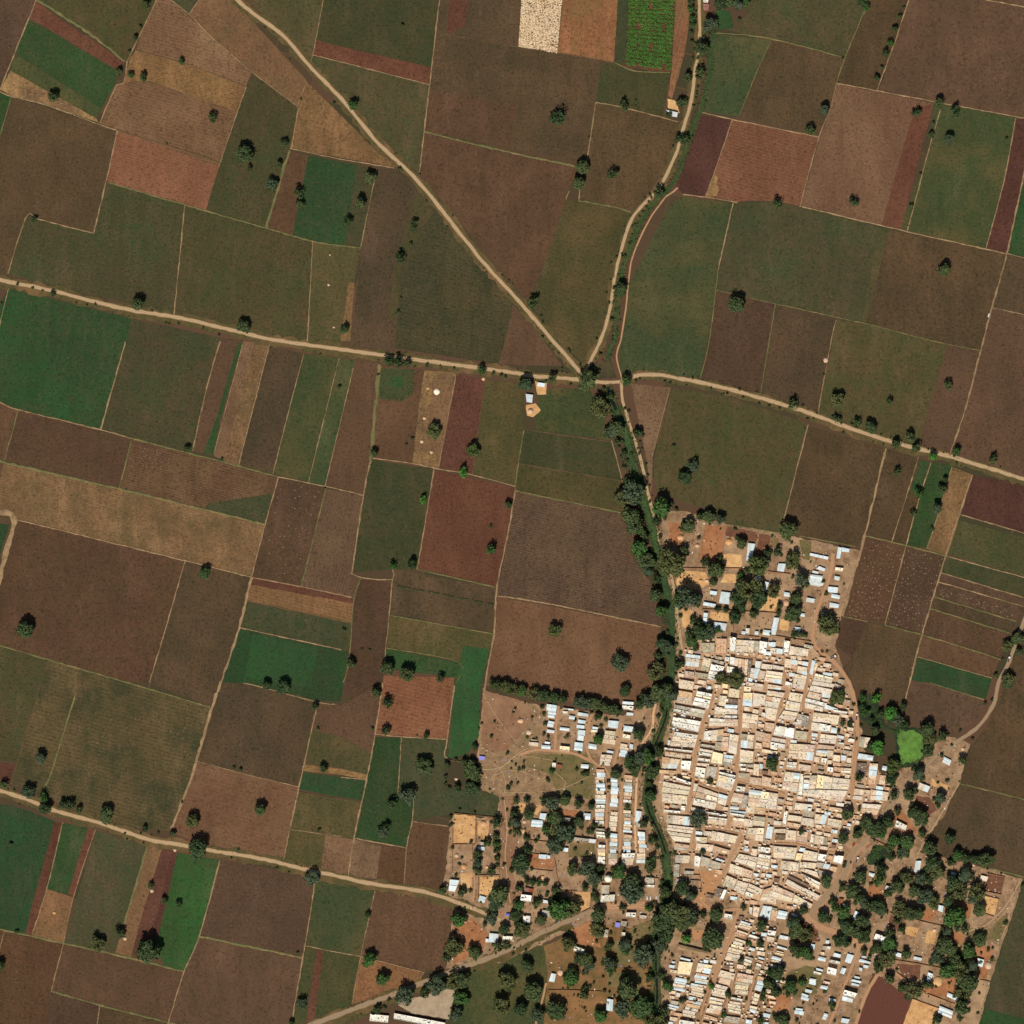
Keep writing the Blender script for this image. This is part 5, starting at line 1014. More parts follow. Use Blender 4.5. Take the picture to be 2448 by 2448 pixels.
HM = {'t': simple_mat('tan_earth_roof', lin((228, 209, 178)), lin((200, 177, 145)), 0.3, rnd=0.13, c3=lin((214, 196, 166)), specks=SK, det=6),
      'o': simple_mat('ochre_earth_roof', lin((212, 178, 140)), lin((184, 148, 114)), 0.3, rnd=0.12, c3=lin((206, 176, 138)), specks=SK, det=6),
      'y': simple_mat('cream_roof', lin((250, 232, 184)), lin((232, 202, 150)), 0.2, rnd=0.06, specks=0.4),
      'w': simple_mat('whitewashed_concrete', lin((238, 232, 214)), lin((206, 198, 178)), 0.25, rnd=0.08, c3=lin((186, 176, 152)), specks=0.3, det=6),
      'W': simple_mat('bright_lime_concrete', lin((252, 250, 240)), lin((236, 230, 212)), 0.25, rnd=0.04, c3=lin((214, 206, 186)), specks=0.3, det=6),
      'g': simple_mat('grey_weathered_roof', lin((190, 178, 152)), lin((158, 144, 118)), 0.25, rnd=0.12, c3=lin((134, 122, 100)), specks=0.5, det=6),
      'd': simple_mat('dark_roof', lin((130, 108, 86)), lin((104, 86, 70)), 0.25, rnd=0.1, det=6),
      'b': simple_mat('tin_sheet', lin((214, 228, 228)), lin((184, 200, 202)), 0.3, rough=0.6, rnd=0.12, c3=lin((204, 198, 182)), det=6, spec=0.3, bump_s=0.1),
      'r': simple_mat('rusty_sheet', lin((150, 92, 64)), lin((118, 70, 50)), 0.4, rnd=0.08),
      'p': simple_mat('blue_tarpaulin', lin((120, 112, 214)), lin((104, 98, 190)), 0.4, rnd=0.05),
      'L': simple_mat('old_tile_roof', lin((168, 138, 102)), lin((138, 112, 82)), 0.3, c3=lin((116, 96, 72)))}
HM['Y'] = HM['y']
WALL = simple_mat('mud_wall', lin((170, 124, 88)), lin((140, 98, 68)), 0.5, rnd=0.1)
WALLW = simple_mat('plaster_wall', lin((226, 208, 188)), lin((204, 178, 156)), 0.4, rnd=0.1)
TANK = simple_mat('black_tank', lin((34, 34, 38)), lin((28, 28, 32)), 1.0, rough=0.4, bump_s=0)
def bil(q, u, v):
    a = (q[0][0] + (q[1][0] - q[0][0]) * u, q[0][1] + (q[1][1] - q[0][1]) * u)
    b = (q[3][0] + (q[2][0] - q[3][0]) * u, q[3][1] + (q[2][1] - q[3][1]) * u)
    return (a[0] + (b[0] - a[0]) * v, a[1] + (b[1] - a[1]) * v)
def sub(q, u0, u1, v0, v1):
    return [bil(q, u0, v0), bil(q, u1, v0), bil(q, u1, v1), bil(q, u0, v1)]
def dims(q):
    e = lambda a, b: math.hypot(a[0] - b[0], a[1] - b[1])
    return (e(q[0], q[1]) + e(q[3], q[2])) / 2, (e(q[0], q[3]) + e(q[1], q[2])) / 2
def inset(q, m_):
    w, h = dims(q); u, v = min(0.45, m_ / max(w, .1)), min(0.45, m_ / max(h, .1))
    return sub(q, u, 1 - u, v, 1 - v)
def slab(q, z0, z1, tops=None):
    tops = tops or [z1] * 4
    v = [(x, y, z0 if z0 is not None else tops[i] - 0.12) for i, (x, y) in enumerate(q)] + [(x, y, tops[i]) for i, (x, y) in enumerate(q)]
    return v, [(0, 1, 2, 3), (7, 6, 5, 4), (0, 4, 5, 1), (1, 5, 6, 2), (2, 6, 7, 3), (3, 7, 4, 0)]
def ring(q, t_, z0, z1):
    i = inset(q, t_); v = []
    for z in (z0, z1):
        v += [(x, y, z) for x, y in q] + [(x, y, z) for x, y in i]
    f = []
    for k in range(4):
        n = (k + 1) % 4
        f += [(k + 8, n + 8, n + 12, k + 12), (k, n, n + 8, k + 8), (n + 4, k + 4, k + 12, n + 12)]
    return v, f
KIND = {'t': ('tan flat-roofed house', 'mud house', 'tan mud-roofed houses'), 'o': ('ochre flat-roofed house', 'mud house', 'ochre mud-roofed houses'), 'y': ('cream-roofed house', 'concrete house', 'cream-roofed houses'), 'Y': ('bright cream long house', 'concrete house', 'cream-roofed houses'),
        'w': ('whitewashed house', 'concrete house', 'white concrete houses'), 'W': ('bright white house', 'concrete house', 'white concrete houses'), 'g': ('grey-roofed house', 'house', 'grey-roofed houses'), 'd': ('dark-roofed house', 'house', 'dark-roofed houses'),
        'b': ('pale tin-roofed house', 'tin house', 'tin-roofed houses'), 'r': ('rust-roofed shed', 'shed', 'rusty sheds'), 'p': ('blue tarpaulin shelter', 'shelter', 'blue shelters'), 'L': ('long low tile-roofed hall', 'hall', 'long halls')}
HOUSES = []; ROOFS = []
CAND = []
def house(q, k):
    w, h = dims(q)
    if k == 't' and R.random() < .17: k = R.choice('gwboo')
    if w > 1.2 and h > 1.2: CAND.append((w * h, q, k))
NAMES = {'t': 'mud_roofed_house', 'o': 'mud_roofed_house', 'b': 'tin_roofed_house', 'w': 'concrete_house', 'W': 'concrete_house', 'y': 'concrete_house', 'Y': 'concrete_house', 'g': 'weathered_house', 'd': 'weathered_house',
         'r': 'shed', 'p': 'tarpaulin_shelter', 'L': 'tiled_hall'}
def build_house(q, k):
    w, h = dims(q)
    q = inset(q, 0.10)
    cx = sum(p[0] for p in q) / 4; cy = sum(p[1] for p in q) / 4; z0 = zat(cx, cy)
    l = [(p[0] - cx, p[1] - cy) for p in q]
    A = w * h
    H = {'W': R.uniform(4.6, 6.4), 'w': R.uniform(3.0, 4.4), 'y': R.uniform(2.8, 3.6), 'Y': 3.6, 'b': R.uniform(2.2, 2.9), 'r': 2.3, 'p': 2.0, 'g': R.uniform(2.5, 3.4), 'd': R.uniform(2.0, 2.5), 'L': 3.4}.get(k, R.uniform(2.5, 3.4))
    HOUSES.append((q, k))
    root = link(NAMES[k], None, loc=(cx, cy, z0))
    base, cat, grp = KIND[k]
    size = ('tiny' if A < 22 else 'small' if A < 48 else 'mid-sized' if A < 95 else 'large') if max(w, h) < 2.2 * min(w, h) else ('short' if A < 40 else 'long') + ' narrow'
    pxx, pyy = cx / M + 1224, 1224 - cy / M
    tag(root, where(pxx, pyy, '%s %s' % (size, base)), cat, grp)
    wm = WALLW if k in 'wWyYp' else WALL
    wl = inset(l, 0.12)
    v = [(x, y, -0.15) for x, y in wl] + [(x, y, H) for x, y in wl]
    link('wall', mesh('wall', v, [(0, 4, 5, 1), (1, 5, 6, 2), (2, 6, 7, 3), (3, 7, 4, 0), (4, 7, 6, 5)], wm), root)
    mt = HM[k]
    if k in 'brpL':
        ro = inset(l, -0.25 if min(w, h) > 3 else 0.0); rise = 0.16 * min(w, h) if k == 'L' else 0.10 * min(w, h)
        if k == 'L' or (R.random() < 0.5 and min(w, h) > 3):
            lo, hi = H + 0.04, H + 0.05 + rise
            if w >= h: halves = [(sub(ro, 0, 1, 0, 0.5), [lo, lo, hi, hi]), (sub(ro, 0, 1, 0.5, 1), [hi, hi, lo, lo])]
            else: halves = [(sub(ro, 0, 0.5, 0, 1), [lo, hi, hi, lo]), (sub(ro, 0.5, 1, 0, 1), [hi, lo, lo, hi])]
            for hq, tp in halves: link('roof_panel', mesh('roof_panel', *slab(hq, None, 0, [x + .12 for x in tp]), mt), root)
        else:
            n = max(1, int(round(max(w, h) / 6.0))); tilt = R.choice((-1, 1, 1)) * 0.05 * h
            for i in range(n):
                hq = sub(ro, i / n, (i + 1) / n - 0.012, 0, 1) if w >= h else sub(ro, 0, 1, i / n, (i + 1) / n - 0.012)
                a, c = H + 0.2 + max(0, tilt) + R.uniform(0, .06), H + 0.2 + max(0, -tilt) + R.uniform(0, .06)
                link('roof_panel', mesh('roof_panel', *slab(hq, None, 0, [a, a, c, c]), mt), root)
    else:
        s = R.uniform(-0.02, 0.05) * h
        ro = inset(l, -0.05)
        roof = link('roof', mesh('roof', *slab(ro, H - 0.02, 0, [H + .22 + max(0, s), H + .22 + max(0, s), H + .22 + max(0, -s), H + .22 + max(0, -s)]), mt), root)
        top = H + .22 + abs(s)
        ROOFS.append((q, z0 + H + .2))
        if k in 'wWyY' or R.random() < 0.3:
            link('parapet', mesh('parapet', *ring(inset(l, 0.02), 0.22, H + 0.1, top + (R.uniform(.4, .7) if k in 'wWyY' else R.uniform(.12, .3))), HM['w'] if k in 'wWyY' else mt),roof)
        if k in 'wW' and A > 55:
            u, vv = R.choice((0.08, 0.66)), R.choice((0.1, 0.6))
            sq = sub(l, u, u + min(.3, 3 / w), vv, vv + min(.34, 3 / h))
            link('stair_room', mesh('stair_room', *slab(sq, H + .1, top + 2.1), HM['W']),roof)
        if k in 'wWy' and A > 40 and R.random() < 0.5:
            c = bil(l, R.uniform(.4, .6), R.uniform(.3, .7)); tv, tf = tube([(c[0], c[1], top - .2), (c[0], c[1], top + 1.2), (c[0], c[1], top + 1.35)], [.6, .6, .3], 8)
            link('water_tank', mesh('water_tank', tv, tf, TANK),roof)
        if k in 'to' and A > 70 and R.random() < 0.35:
            u, vv = R.uniform(.05, .6), R.uniform(.1, .5)
            sq = sub(l, u, u + R.uniform(.15, .35), vv, vv + R.uniform(.2, .4))
            link('upper_room', mesh('upper_room', *slab(sq, H, top + R.uniform(.25, .9)), HM[R.choice('tgyw')]),roof)
def jcuts(n):
    w = [R.uniform(0.8, 1.25) for _ in range(n)]; s = sum(w); c = [0]
    for x in w: c.append(c[-1] + x / s)
    return c
for tl, lst in BLOCKS.items():
    for ent in lst:
        s, code = ent.split(';')
        q = [mm(p) for p in pts(tl, s)]
        rows = code.split('/'); rc = jcuts(len(rows))
        for i, row in enumerate(rows):
            cc = jcuts(len(row))
            for j, k in enumerate(row):
                hq = sub(q, cc[j], cc[j + 1], rc[i], rc[i + 1])
                if tl in 'bgh' and len(row) == 1: hq = sub(hq, R.uniform(-.03, .16), 1 - R.uniform(-.03, .18), R.uniform(0, .06), 1 - R.uniform(0, .12))
                w, h = dims(hq)
                # long mud roofs are several narrow strips side by side, one family each
                if k in 'to' and h > 8.5 and len(rows) > 1 or (k in 'to' and h > 11):
                    n = int(round(h / 6.0)); cut = jcuts(n)
                    for a in range(n): house(sub(hq, 0, 1, cut[a], cut[a + 1]), k)
                else: house(hq, k)
CNT = {}; SMALL = []
for A, q, k in sorted(CAND, key=lambda c: -c[0]):
    n = NAMES[k]; CNT[n] = CNT.get(n, 0) + 1
    if CNT[n] <= 300: build_house(q, k)
    else: SMALL.append((q, k))
print(CNT, 'small', len(SMALL))
print('houses', len(HOUSES), {k: sum(1 for _, c in HOUSES if c == k) for k in KIND})

# ------------------------------------------------------------------ the packed core: lanes and the small outhouses between the larger roofs
LANES = ['c:930,60 c:880,350 c:760,620 c:660,1000 c:625,1300 c:590,1700 c:540,1930 e:620,420 e:640,700', 'c:1380,120 c:1350,400 c:1330,700 c:1310,1000 c:1260,1450 c:1190,1700 e:1190,200 e:1160,380',
         'i:720,560 i:745,760 i:775,980 i:690,1150 i:630,1350', 'i:1145,380 i:1120,700 i:1060,1000 i:1030,1250 i:1150,1500 i:1110,1750 d:700,1000 d:640,1250', 'e:1370,520 e:1230,800 e:1110,1050 e:980,1300',
         'l:540,660 l:860,720 l:990,860', 'l:1190,420 l:1560,490 i:520,560', 'c:620,1450 c:820,1550 c:1130,1640', 'c:1310,1480 c:1500,1530 c:1932,1620 d:230,1670', 'e:650,400 e:920,400 e:1330,480', 'f:50,620 f:450,640 f:740,730 f:1130,780', 'e:880,610 e:1190,700', 'g:1260,520 g:1180,700 g:1040,1000 g:930,1250 g:840,1450 g:740,1800', 'g:1280,1100 g:1200,1400 g:1120,1700', 'g:1590,1150 g:1500,1480 g:1440,1720']
LN = []
for i, s in enumerate(LANES):
    line = [mm(p) for p in pts('c', s)]
    o, p = ribbon('lane', line, 2.5, ZR + 0.36 + i * 0.006, RM['dirto'], 0.25); o['kind'] = 'structure'; LN += smooth_line(line, 1.5)
CORE = [mm(p) for p in pts('n', '1625,1560 1690,1522 1840,1532 1945,1552 2015,1630 2040,1720 2046,1840 2100,1850 2140,1880 2080,1960 2030,1990 1990,2060 1955,2130 1925,2180 1860,2165 1770,2172 1700,2080 1620,2050 1595,1960 1575,1880 1600,1780 1612,1680')]
CORE2 = [mm(p) for p in pts('n', '1610,2290 1715,2290 1765,2190 1860,2220 1880,2330 1830,2448 1600,2448')]
G0x, G0y, GS = 150.0, -640.0, 0.5
occ = np.zeros((1100, 1400), bool)
def mark(q, pad=0.15):
    w, h = dims(q)
    for u in np.linspace(0, 1, int(w / 0.4) + 2):
        for v in np.linspace(0, 1, int(h / 0.4) + 2):
            x, y = bil(q, u, v); i, j = int((y - G0y) / GS), int((x - G0x) / GS)
            if 0 <= i < 1100 and 0 <= j < 1400: occ[i, j] = True
for A, q, k in CAND: mark(q)
def disc(x, y, r):
    i0, j0, n = int((y - G0y) / GS), int((x - G0x) / GS), int(r / GS) + 1
    for i in range(i0 - n, i0 + n + 1):
        for j in range(j0 - n, j0 + n + 1):
            if 0 <= i < 1100 and 0 <= j < 1400 and (i - i0) ** 2 + (j - j0) ** 2 <= (r / GS) ** 2: occ[i, j] = True
for x, y in LN: disc(x, y, 1.1)
for l, w, k in ROAD_LINES:
    for x, y in l: disc(x, y, w / 2)
for x, y, r, k in KEEP:
    X, Y = mm((x, y)); disc(X, Y, r * 0.75)
def free(q):
    w, h = dims(q)
    for u in np.linspace(0, 1, int(w / 0.6) + 2):
        for v in np.linspace(0, 1, int(h / 0.6) + 2):
            x, y = bil(q, u, v); i, j = int((y - G0y) / GS), int((x - G0x) / GS)
            if not (0 <= i < 1100 and 0 <= j < 1400) or occ[i, j]: return False
    return True
ea, eb = np.array([0.987, -0.16]), np.array([-0.16, -0.987])
FILL = []
for poly, tries in ((CORE, 12000), (CORE2, 2600)):
    b4 = bb(poly)
    for n in range(tries):
        c = np.array([R.uniform(b4[0], b4[2]), R.uniform(b4[1], b4[3])])
        big = n < tries * 0.5
        w, h = (R.uniform(5, 10), R.uniform(3.2, 5)) if big else (R.uniform(1.7, 4.2), R.uniform(1.5, 3.0))
        q = [tuple(c + ea * sx * w / 2 + eb * sy * h / 2) for sx, sy in ((-1, -1), (1, -1), (1, 1), (-1, 1))]
        if inside(tuple(c), poly) and free(q):
            FILL.append((q, R.choices('togdbwy', (42, 20, 9, 3, 16, 7, 3))[0])); mark(q)
print('filler', len(FILL))
STK = 'togdbwy'
v = []; f = []; mi = []
for q, k in SMALL + FILL:
    if k not in STK: k = 'w'
    cx = sum(p[0] for p in q) / 4; cy = sum(p[1] for p in q) / 4; z = zat(cx, cy)
    H = R.uniform(2.0, 3.0); s = R.uniform(-.06, .06) * dims(q)[1]
    q = inset(q, 0.1)
    ROOFS.append((q, z + H - .05))
    a, n = slab(q, z - 0.1, 0, [z + H + max(0, s), z + H + max(0, s), z + H + max(0, -s), z + H + max(0, -s)])
    o = len(v); v += a; f += [tuple(i + o for i in x) for x in n]; mi += [len(STK), STK.index(k)] + [len(STK)] * 4
me = mesh('small_outhouses', v, f)
for k in STK: me.materials.append(HM[k])
me.materials.append(WALL)
me.polygons.foreach_set('material_index', mi)
tag(link('small_outhouses', me), 'small packed outhouses filling the gaps between the village roofs', 'outhouses', kind='stuff')

# ------------------------------------------------------------------ compound walls
WALLS = {'a': ['660,65 600,560', '1030,150 960,480', '150,570 430,575', '420,60 330,520', '640,570 880,580', '1140,610 1400,640', '40,660 75,800', '880,1070 1230,1090', '380,1045 720,1060', '730,1050 740,1300', '800,1340 1040,1370', '1180,1345 1640,1420'],
 'j': ['215,215 470,240 745,265 745,900', '205,390 195,960', '470,240 470,560 430,590 440,900', '210,575 430,570', '500,930 740,930 740,1090', '500,930 500,1180', '1090,525 1300,545', '1000,660 1200,690', '1100,855 1360,885', '1380,740 1420,1000', '1430,1110 1640,1110', '1790,1310 1690,1360'],
 '22': ['1725,1080 1825,1100 1805,1200 1705,1180 1725,1080', '1710,1205 1790,1225 1765,1325 1685,1300', '1170,1300 1350,1350 1500,1385', '1200,1570 1330,1590 1480,1620', '1370,1590 1400,1470', '1680,1680 1745,1695', '1210,1640 1380,1760 1540,1820', '1300,1790 1455,1845 1420,1932', '1350,1010 1290,1120', '1060,880 1150,920'],
 '12': ['1170,1740 1290,1740 1490,1750', '1280,1740 1270,1850', '970,645 965,800', '1010,1110 1000,1180', '600,440 780,460', '1740,1100 1800,1110'],
 'e': ['520,1110 720,1110 760,1330 540,1310 520,1110', '610,1190 620,1310', '520,1190 740,1200', '690,1200 700,1320', '580,1110 575,1180']}
WM = simple_mat('compound_wall', lin((150, 108, 76)), lin((124, 86, 60)), 0.5)
WMG = simple_mat('ruin_wall', lin((156, 138, 114)), lin((126, 110, 92)), 0.5)
def wall_line(line, w, h):
    v = []; f = []
    nn = normals(line)
    for i, (q, n) in enumerate(zip(line, nn)):
        z = zat(*q); hh = h * R.uniform(.85, 1.1)
        for sx, zz in ((1, z - .15), (1, z + hh), (-1, z + hh), (-1, z - .15)): v.append((q[0] + n[0] * sx * w / 2, q[1] + n[1] * sx * w / 2, zz))
        if i:
            a = 4 * i
            for c in range(4): f.append((a - 4 + c, a - 4 + (c + 1) % 4, a + (c + 1) % 4, a + c))
    f += [(0, 1, 2, 3), (len(v) - 1, len(v) - 2, len(v) - 3, len(v) - 4)]
    return v, f
for tl, lst in WALLS.items():
    if tl == 'e':
        P0 = [mm(p) for p in pts('e', '640,1210')][0]
        root = tag(link('ruin', None, loc=(P0[0], P0[1], 0)), 'roofless walled ruin with square rooms by the canal', 'ruin')
        for s in lst:
            v, f = wall_line([mm(p) for p in pts(tl, s)], 0.8, 2.2)
            link('wall', mesh('wall', [(x - P0[0], y - P0[1], z) for x, y, z in v], f, WMG), root)
        continue
    for s in lst:
        line = [mm(p) for p in pts(tl, s)]; dense = []
        for i in range(len(line) - 1):
            a, b_ = line[i], line[i + 1]; n = max(1, int(math.hypot(b_[0] - a[0], b_[1] - a[1]) / 5))
            dense += [(a[0] + (b_[0] - a[0]) * k / n + R.uniform(-.15, .15), a[1] + (b_[1] - a[1]) * k / n + R.uniform(-.15, .15)) for k in range(n)]
        dense.append(line[-1])
        o = link('compound_wall', mesh('compound_wall', *wall_line(dense, 0.55, 1.6), WM))
        mx, my = dense[len(dense) // 2]; tag(o, where(mx / M + 1224, 1224 - my / M, 'low brown yard wall'), 'wall', 'mud walls round the yards')

# ------------------------------------------------------------------ haystacks and heaps
HAY = simple_mat('straw', lin((212, 170, 120)), lin((180, 134, 88)), 0.8, rnd=0.1, det=6, bump_s=0.8)
CHALK = simple_mat('white_grain_heap', lin((250, 244, 224)), lin((226, 210, 176)), 0.5, bump_s=0.3)
def mound(seed, n=14):
    r = random.Random(seed); v = [(0, 0, 1)]; f = []
    prof = [(0.35, 0.9), (0.7, 0.62), (0.95, 0.25), (1.05, -0.08)]
    for ri, (rr, z) in enumerate(prof):
        for k in range(n):
            a = 2 * math.pi * k / n; q = rr * r.uniform(.88, 1.1); v.append((q * math.cos(a), q * math.sin(a), z * r.uniform(.9, 1.08)))
        for k in range(n):
            a, b_ = 1 + ri * n + k, 1 + ri * n + (k + 1) % n
            f.append((0, a, b_) if ri == 0 else (a - n, a, b_, b_ - n))
    return v, f
HAYS = {'11': '490,265,9 470,435,10 455,567,10 510,627,10 805,212,11 1070,395,17', '02': '860,1178,11 708,1448,11 307,1302,10 990,948,9', '00': '1868,1442,6 1860,1612,7 1890,1852,7', '21': '810,105,14',
        '22': '1445,1690,26 1730,1600,20 1585,375,9 1425,1400,12', '12': '1240,1640,18 1010,215,14 1062,280,16 650,545,10', 'a': '130,215,38 325,310,26 690,265,44 360,715,24 435,715,24 1460,820,34 1350,970,36 405,245,16', 'j': '335,830,34 560,330,40 1240,950,26 1560,1160,34 600,835,22 1030,420,30 1030,310,26 250,700,24', 'b': '30,400,28 125,530,30', 'k': '170,650,40', 'd': '1170,680,28 1150,0,0'}
hi = 0
for tl, s in HAYS.items():
    for w in s.split():
        x, y, r = (float(q) for q in w.split(','))
        if r <= 0: continue
        p = px(tl, x, y); X, Y = mm(p); r = r / TILES[tl][2] * M; hi += 1
        o = link('haystack', mesh('haystack', *mound(hi), HAY, True), loc=(X, Y, zat(X, Y))); o.scale = (r, r * R.uniform(.85, 1.1), min(r * .75, 2.6))
        tag(o, where(p[0], p[1], '%s tan haystack' % ('large' if r > 4 else 'small')), 'haystack', 'haystacks and straw heaps')
for tl, x, y, r, lab in (('11', 540, 285, 17, 'white grain heap on the bare plot below the west road'), ('a', 1025, 690, 40, 'white grain heap beside trees in the north hamlet'), ('h', 470, 130, 30, 'cream heap beside the street tree at the south'), ('c', 1140, 215, 24, 'cream heap on a roof yard in the village core')):
    p = px(tl, x, y); X, Y = mm(p); r = r / TILES[tl][2] * M
    o = link('grain_heap', mesh('grain_heap', *mound(900 + x), CHALK, True), loc=(X, Y, zat(X, Y) + (3.0 if tl == 'c' else 0))); o.scale = (r, r, min(1.6, r * .4)); tag(o, lab, 'heap')

# ------------------------------------------------------------------ domed shrine
X, Y = mm(px('k', 735, 385)); root = tag(link('shrine', None, loc=(X, Y, zat(X, Y))), 'white domed shrine with a round base among dark trees', 'shrine')
DW = simple_mat('lime_dome', lin((252, 248, 226)), lin((236, 226, 190)), 0.5)
v, f = tube([(0, 0, -.1), (0, 0, 4.2)], [4.6, 4.4], 16); link('base', mesh('base', v, f, DW), root)
v, f = tube([(0, 0, 4.1), (0, 0, 5.3), (0, 0, 6.6), (0, 0, 7.5), (0, 0, 8.0)], [3.9, 3.8, 3.0, 1.7, 0.3], 16); link('dome', mesh('dome', v, f, DW, True), root)
v, f = tube([(0, 0, 7.8), (0, 0, 8.6), (0, 0, 9.4)], [.25, .35, .05], 8); link('finial', mesh('finial', v, f, HM['y']), root)

# ------------------------------------------------------------------ vehicles
VM = {'white': simple_mat('white_car_paint', lin((244, 244, 240)), lin((230, 230, 226)), 0.8, rough=0.35, bump_s=0, spec=0.5), 'brown': simple_mat('brown_cart_wood', lin((96, 64, 48)), lin((74, 50, 40)), 0.8), 'red': simple_mat('red_car_paint', lin((176, 62, 44)), lin((150, 52, 38)), 0.8, rough=0.35, bump_s=0)}
GLASS = simple_mat('dark_window_glass', lin((30, 36, 42)), lin((24, 28, 34)), 1, rough=0.1, bump_s=0, spec=0.5); TYRE = simple_mat('tyre_rubber', lin((34, 32, 30)), lin((26, 25, 24)), 1)
def boxm(x0, x1, y0, y1, z0, z1, t_=0.0):
    v = [(x0, y0, z0), (x1, y0, z0), (x1, y1, z0), (x0, y1, z0), (x0 + t_, y0 + t_ * .6, z1), (x1 - t_, y0 + t_ * .6, z1), (x1 - t_, y1 - t_ * .6, z1), (x0 + t_, y1 - t_ * .6, z1)]
    return v, [(3, 2, 1, 0), (4, 5, 6, 7), (0, 1, 5, 4), (1, 2, 6, 5), (2, 3, 7, 6), (3, 0, 4, 7)]
def wheel(x, y, r):
    v = []; f = []
    for s in (-.12, .12):
        for k in range(12): a = k * math.pi / 6; v.append((x + r * math.cos(a), y + s, r + r * math.sin(a)))
    for k in range(12): f.append((k, (k + 1) % 12, 12 + (k + 1) % 12, 12 + k))
    return v, f + [tuple(range(11, -1, -1)), tuple(range(12, 24))]
def vehicle(kind, tl, x, y, ang, paint, label):
    p = px(tl, x, y); X, Y = mm(p); root = tag(link(kind, None, loc=(X, Y, ztop(X, Y))), label, kind.replace('_', ' '), 'parked vehicles'); root.rotation_euler = (0, 0, math.radians(ang))
    if kind == 'car':
        link('body', mesh('body', *boxm(-2.1, 2.1, -.85, .85, .35, .95, .12), VM[paint]), root); link('cabin', mesh('cabin', *boxm(-1.3, 1.0, -.78, .78, .95, 1.5, .35), GLASS), root); link('roof', mesh('roof', *boxm(-.95, .65, -.6, .6, 1.5, 1.56), VM[paint]), root); L = 1.35; wr = .33
    elif kind == 'truck':
        link('cab', mesh('cab', *boxm(2.0, 3.8, -1.1, 1.1, .6, 2.6, .15), VM[paint]), root); link('windscreen', mesh('windscreen', *boxm(3.7, 3.82, -.9, .9, 1.7, 2.35), GLASS), root)
        cb = link('cargo_bed', mesh('cargo_bed', *boxm(-3.6, 1.9, -1.15, 1.15, .7, 1.1), VM['brown']), root); link('side_boards', mesh('side_boards', *ring([(-3.6, 1.15), (1.9, 1.15), (1.9, -1.15), (-3.6, -1.15)], .12, 1.1, 1.9), VM[paint]), root); L = 2.5; wr = .5
    else:
        link('bed', mesh('bed', *boxm(-1.9, 1.9, -.9, .9, .7, .95), VM[paint]), root); link('side_boards', mesh('side_boards', *ring([(-1.9, .9), (1.9, .9), (1.9, -.9), (-1.9, -.9)], .1, .95, 1.5), VM[paint]), root); link('drawbar', mesh('drawbar', *boxm(1.9, 3.6, -.08, .08, .7, .85), VM['brown']), root); L = .2; wr = .5
    ws = [(-L, .85), (-L, -.85), (L, .85), (L, -.85)] if kind != 'cart' else [(0, 1.0), (0, -1.0)]
    for wx, wy in ws: link('wheel', mesh('wheel', *wheel(wx, wy, wr), TYRE), root)
vehicle('truck', 'i', 1490, 460, 28, 'white', 'white open truck at the bend of the street north-east of the core')
vehicle('cart', 'i', 1320, 370, -45, 'brown', 'dark brown cart standing in the street fork above the core')
vehicle('car', '20', 1732, 1785, 75, 'white', 'lone white car on the track at the right-hand edge')
vehicle('truck', '21', 1845, 1803, 70, 'white', 'white truck on the paved road at the right-hand edge')
vehicle('truck', 'f', 1342, 880, 65, 'white', 'white truck parked beside the wide south-east street')
vehicle('car', 'k', 1335, 692, 90, 'white', 'leftmost of three white cars parked by the paved road end')
vehicle('car', 'k', 1385, 692, 88, 'white', 'middle one of three white cars parked by the paved road end')
vehicle('car', 'k', 1472, 690, 70, 'white', 'rightmost of three white cars parked by the paved road end')
vehicle('truck', 'd', 1338, 480, 80, 'white', 'white truck beside the dark pond east of the core street')
vehicle('cart', 'f', 1290, 645, 60, 'red', 'red cart at the roadside above the wide south-east street')
vehicle('car', 'i', 440, 510, -20, 'white', 'white car in the lane shade in the north of the core')

# ------------------------------------------------------------------ stuff: reeds, verge grass, bush rows, sheaves, dry heaps, clutter
def cards(P, size, up=0.5, asp=0.7):
    """leaf-sized faces at points P"""
    P = np.asarray(P); n = len(P); nrm = NR.normal(size=(n, 3)); nrm[:, 2] = np.abs(nrm[:, 2]) + up; nrm /= np.linalg.norm(nrm, axis=1)[:, None]
    a = np.cross(nrm, NR.normal(size=(n, 3))); a /= np.linalg.norm(a, axis=1)[:, None]; b_ = np.cross(nrm, a)
    s = np.asarray(size).reshape(-1, 1) * np.ones((n, 1)); A = a * s; B = b_ * s * asp
    v = np.stack([P - A, P - B, P + A, P + B], 1).reshape(-1, 3); return v.tolist(), np.arange(4 * n).reshape(-1, 4).tolist()
def stuff(name, v, f, mat, label, cat): return tag(link(name, mesh(name, v, f, mat)), label, cat, kind='stuff')
REED = simple_mat('reed_leaves', lin((66, 92, 46)), lin((48, 72, 38)), 0.3, c3=lin((86, 108, 50)), bump_s=0)
GRASS = simple_mat('verge_leaves', lin((82, 90, 46)), lin((58, 72, 38)), 0.12, c3=lin((110, 98, 56)), bump_s=0)
pp = []
for p, w in CAN_L:
    n = 26 if w < 6 else 46
    nn = normals(p)
    for (x, y), (nx, ny) in zip(p, nn):
        for k in range(n):
            sd = R.choice((-1, 1)); far = .45 + .5 * abs(math.sin(x * .05 + sd + y * .037)); u = R.uniform(.2, far) * sd * w; pp.append((x + nx * u + R.uniform(-3, 3), y + ny * u + R.uniform(-3, 3), ZR + .4 + R.uniform(.1, 1.5)))
stuff('canal_reeds', *cards(pp, NR.uniform(.35, .9, len(pp))), REED, 'thick green reeds and weeds lining the canal banks', 'reeds')
pp = []
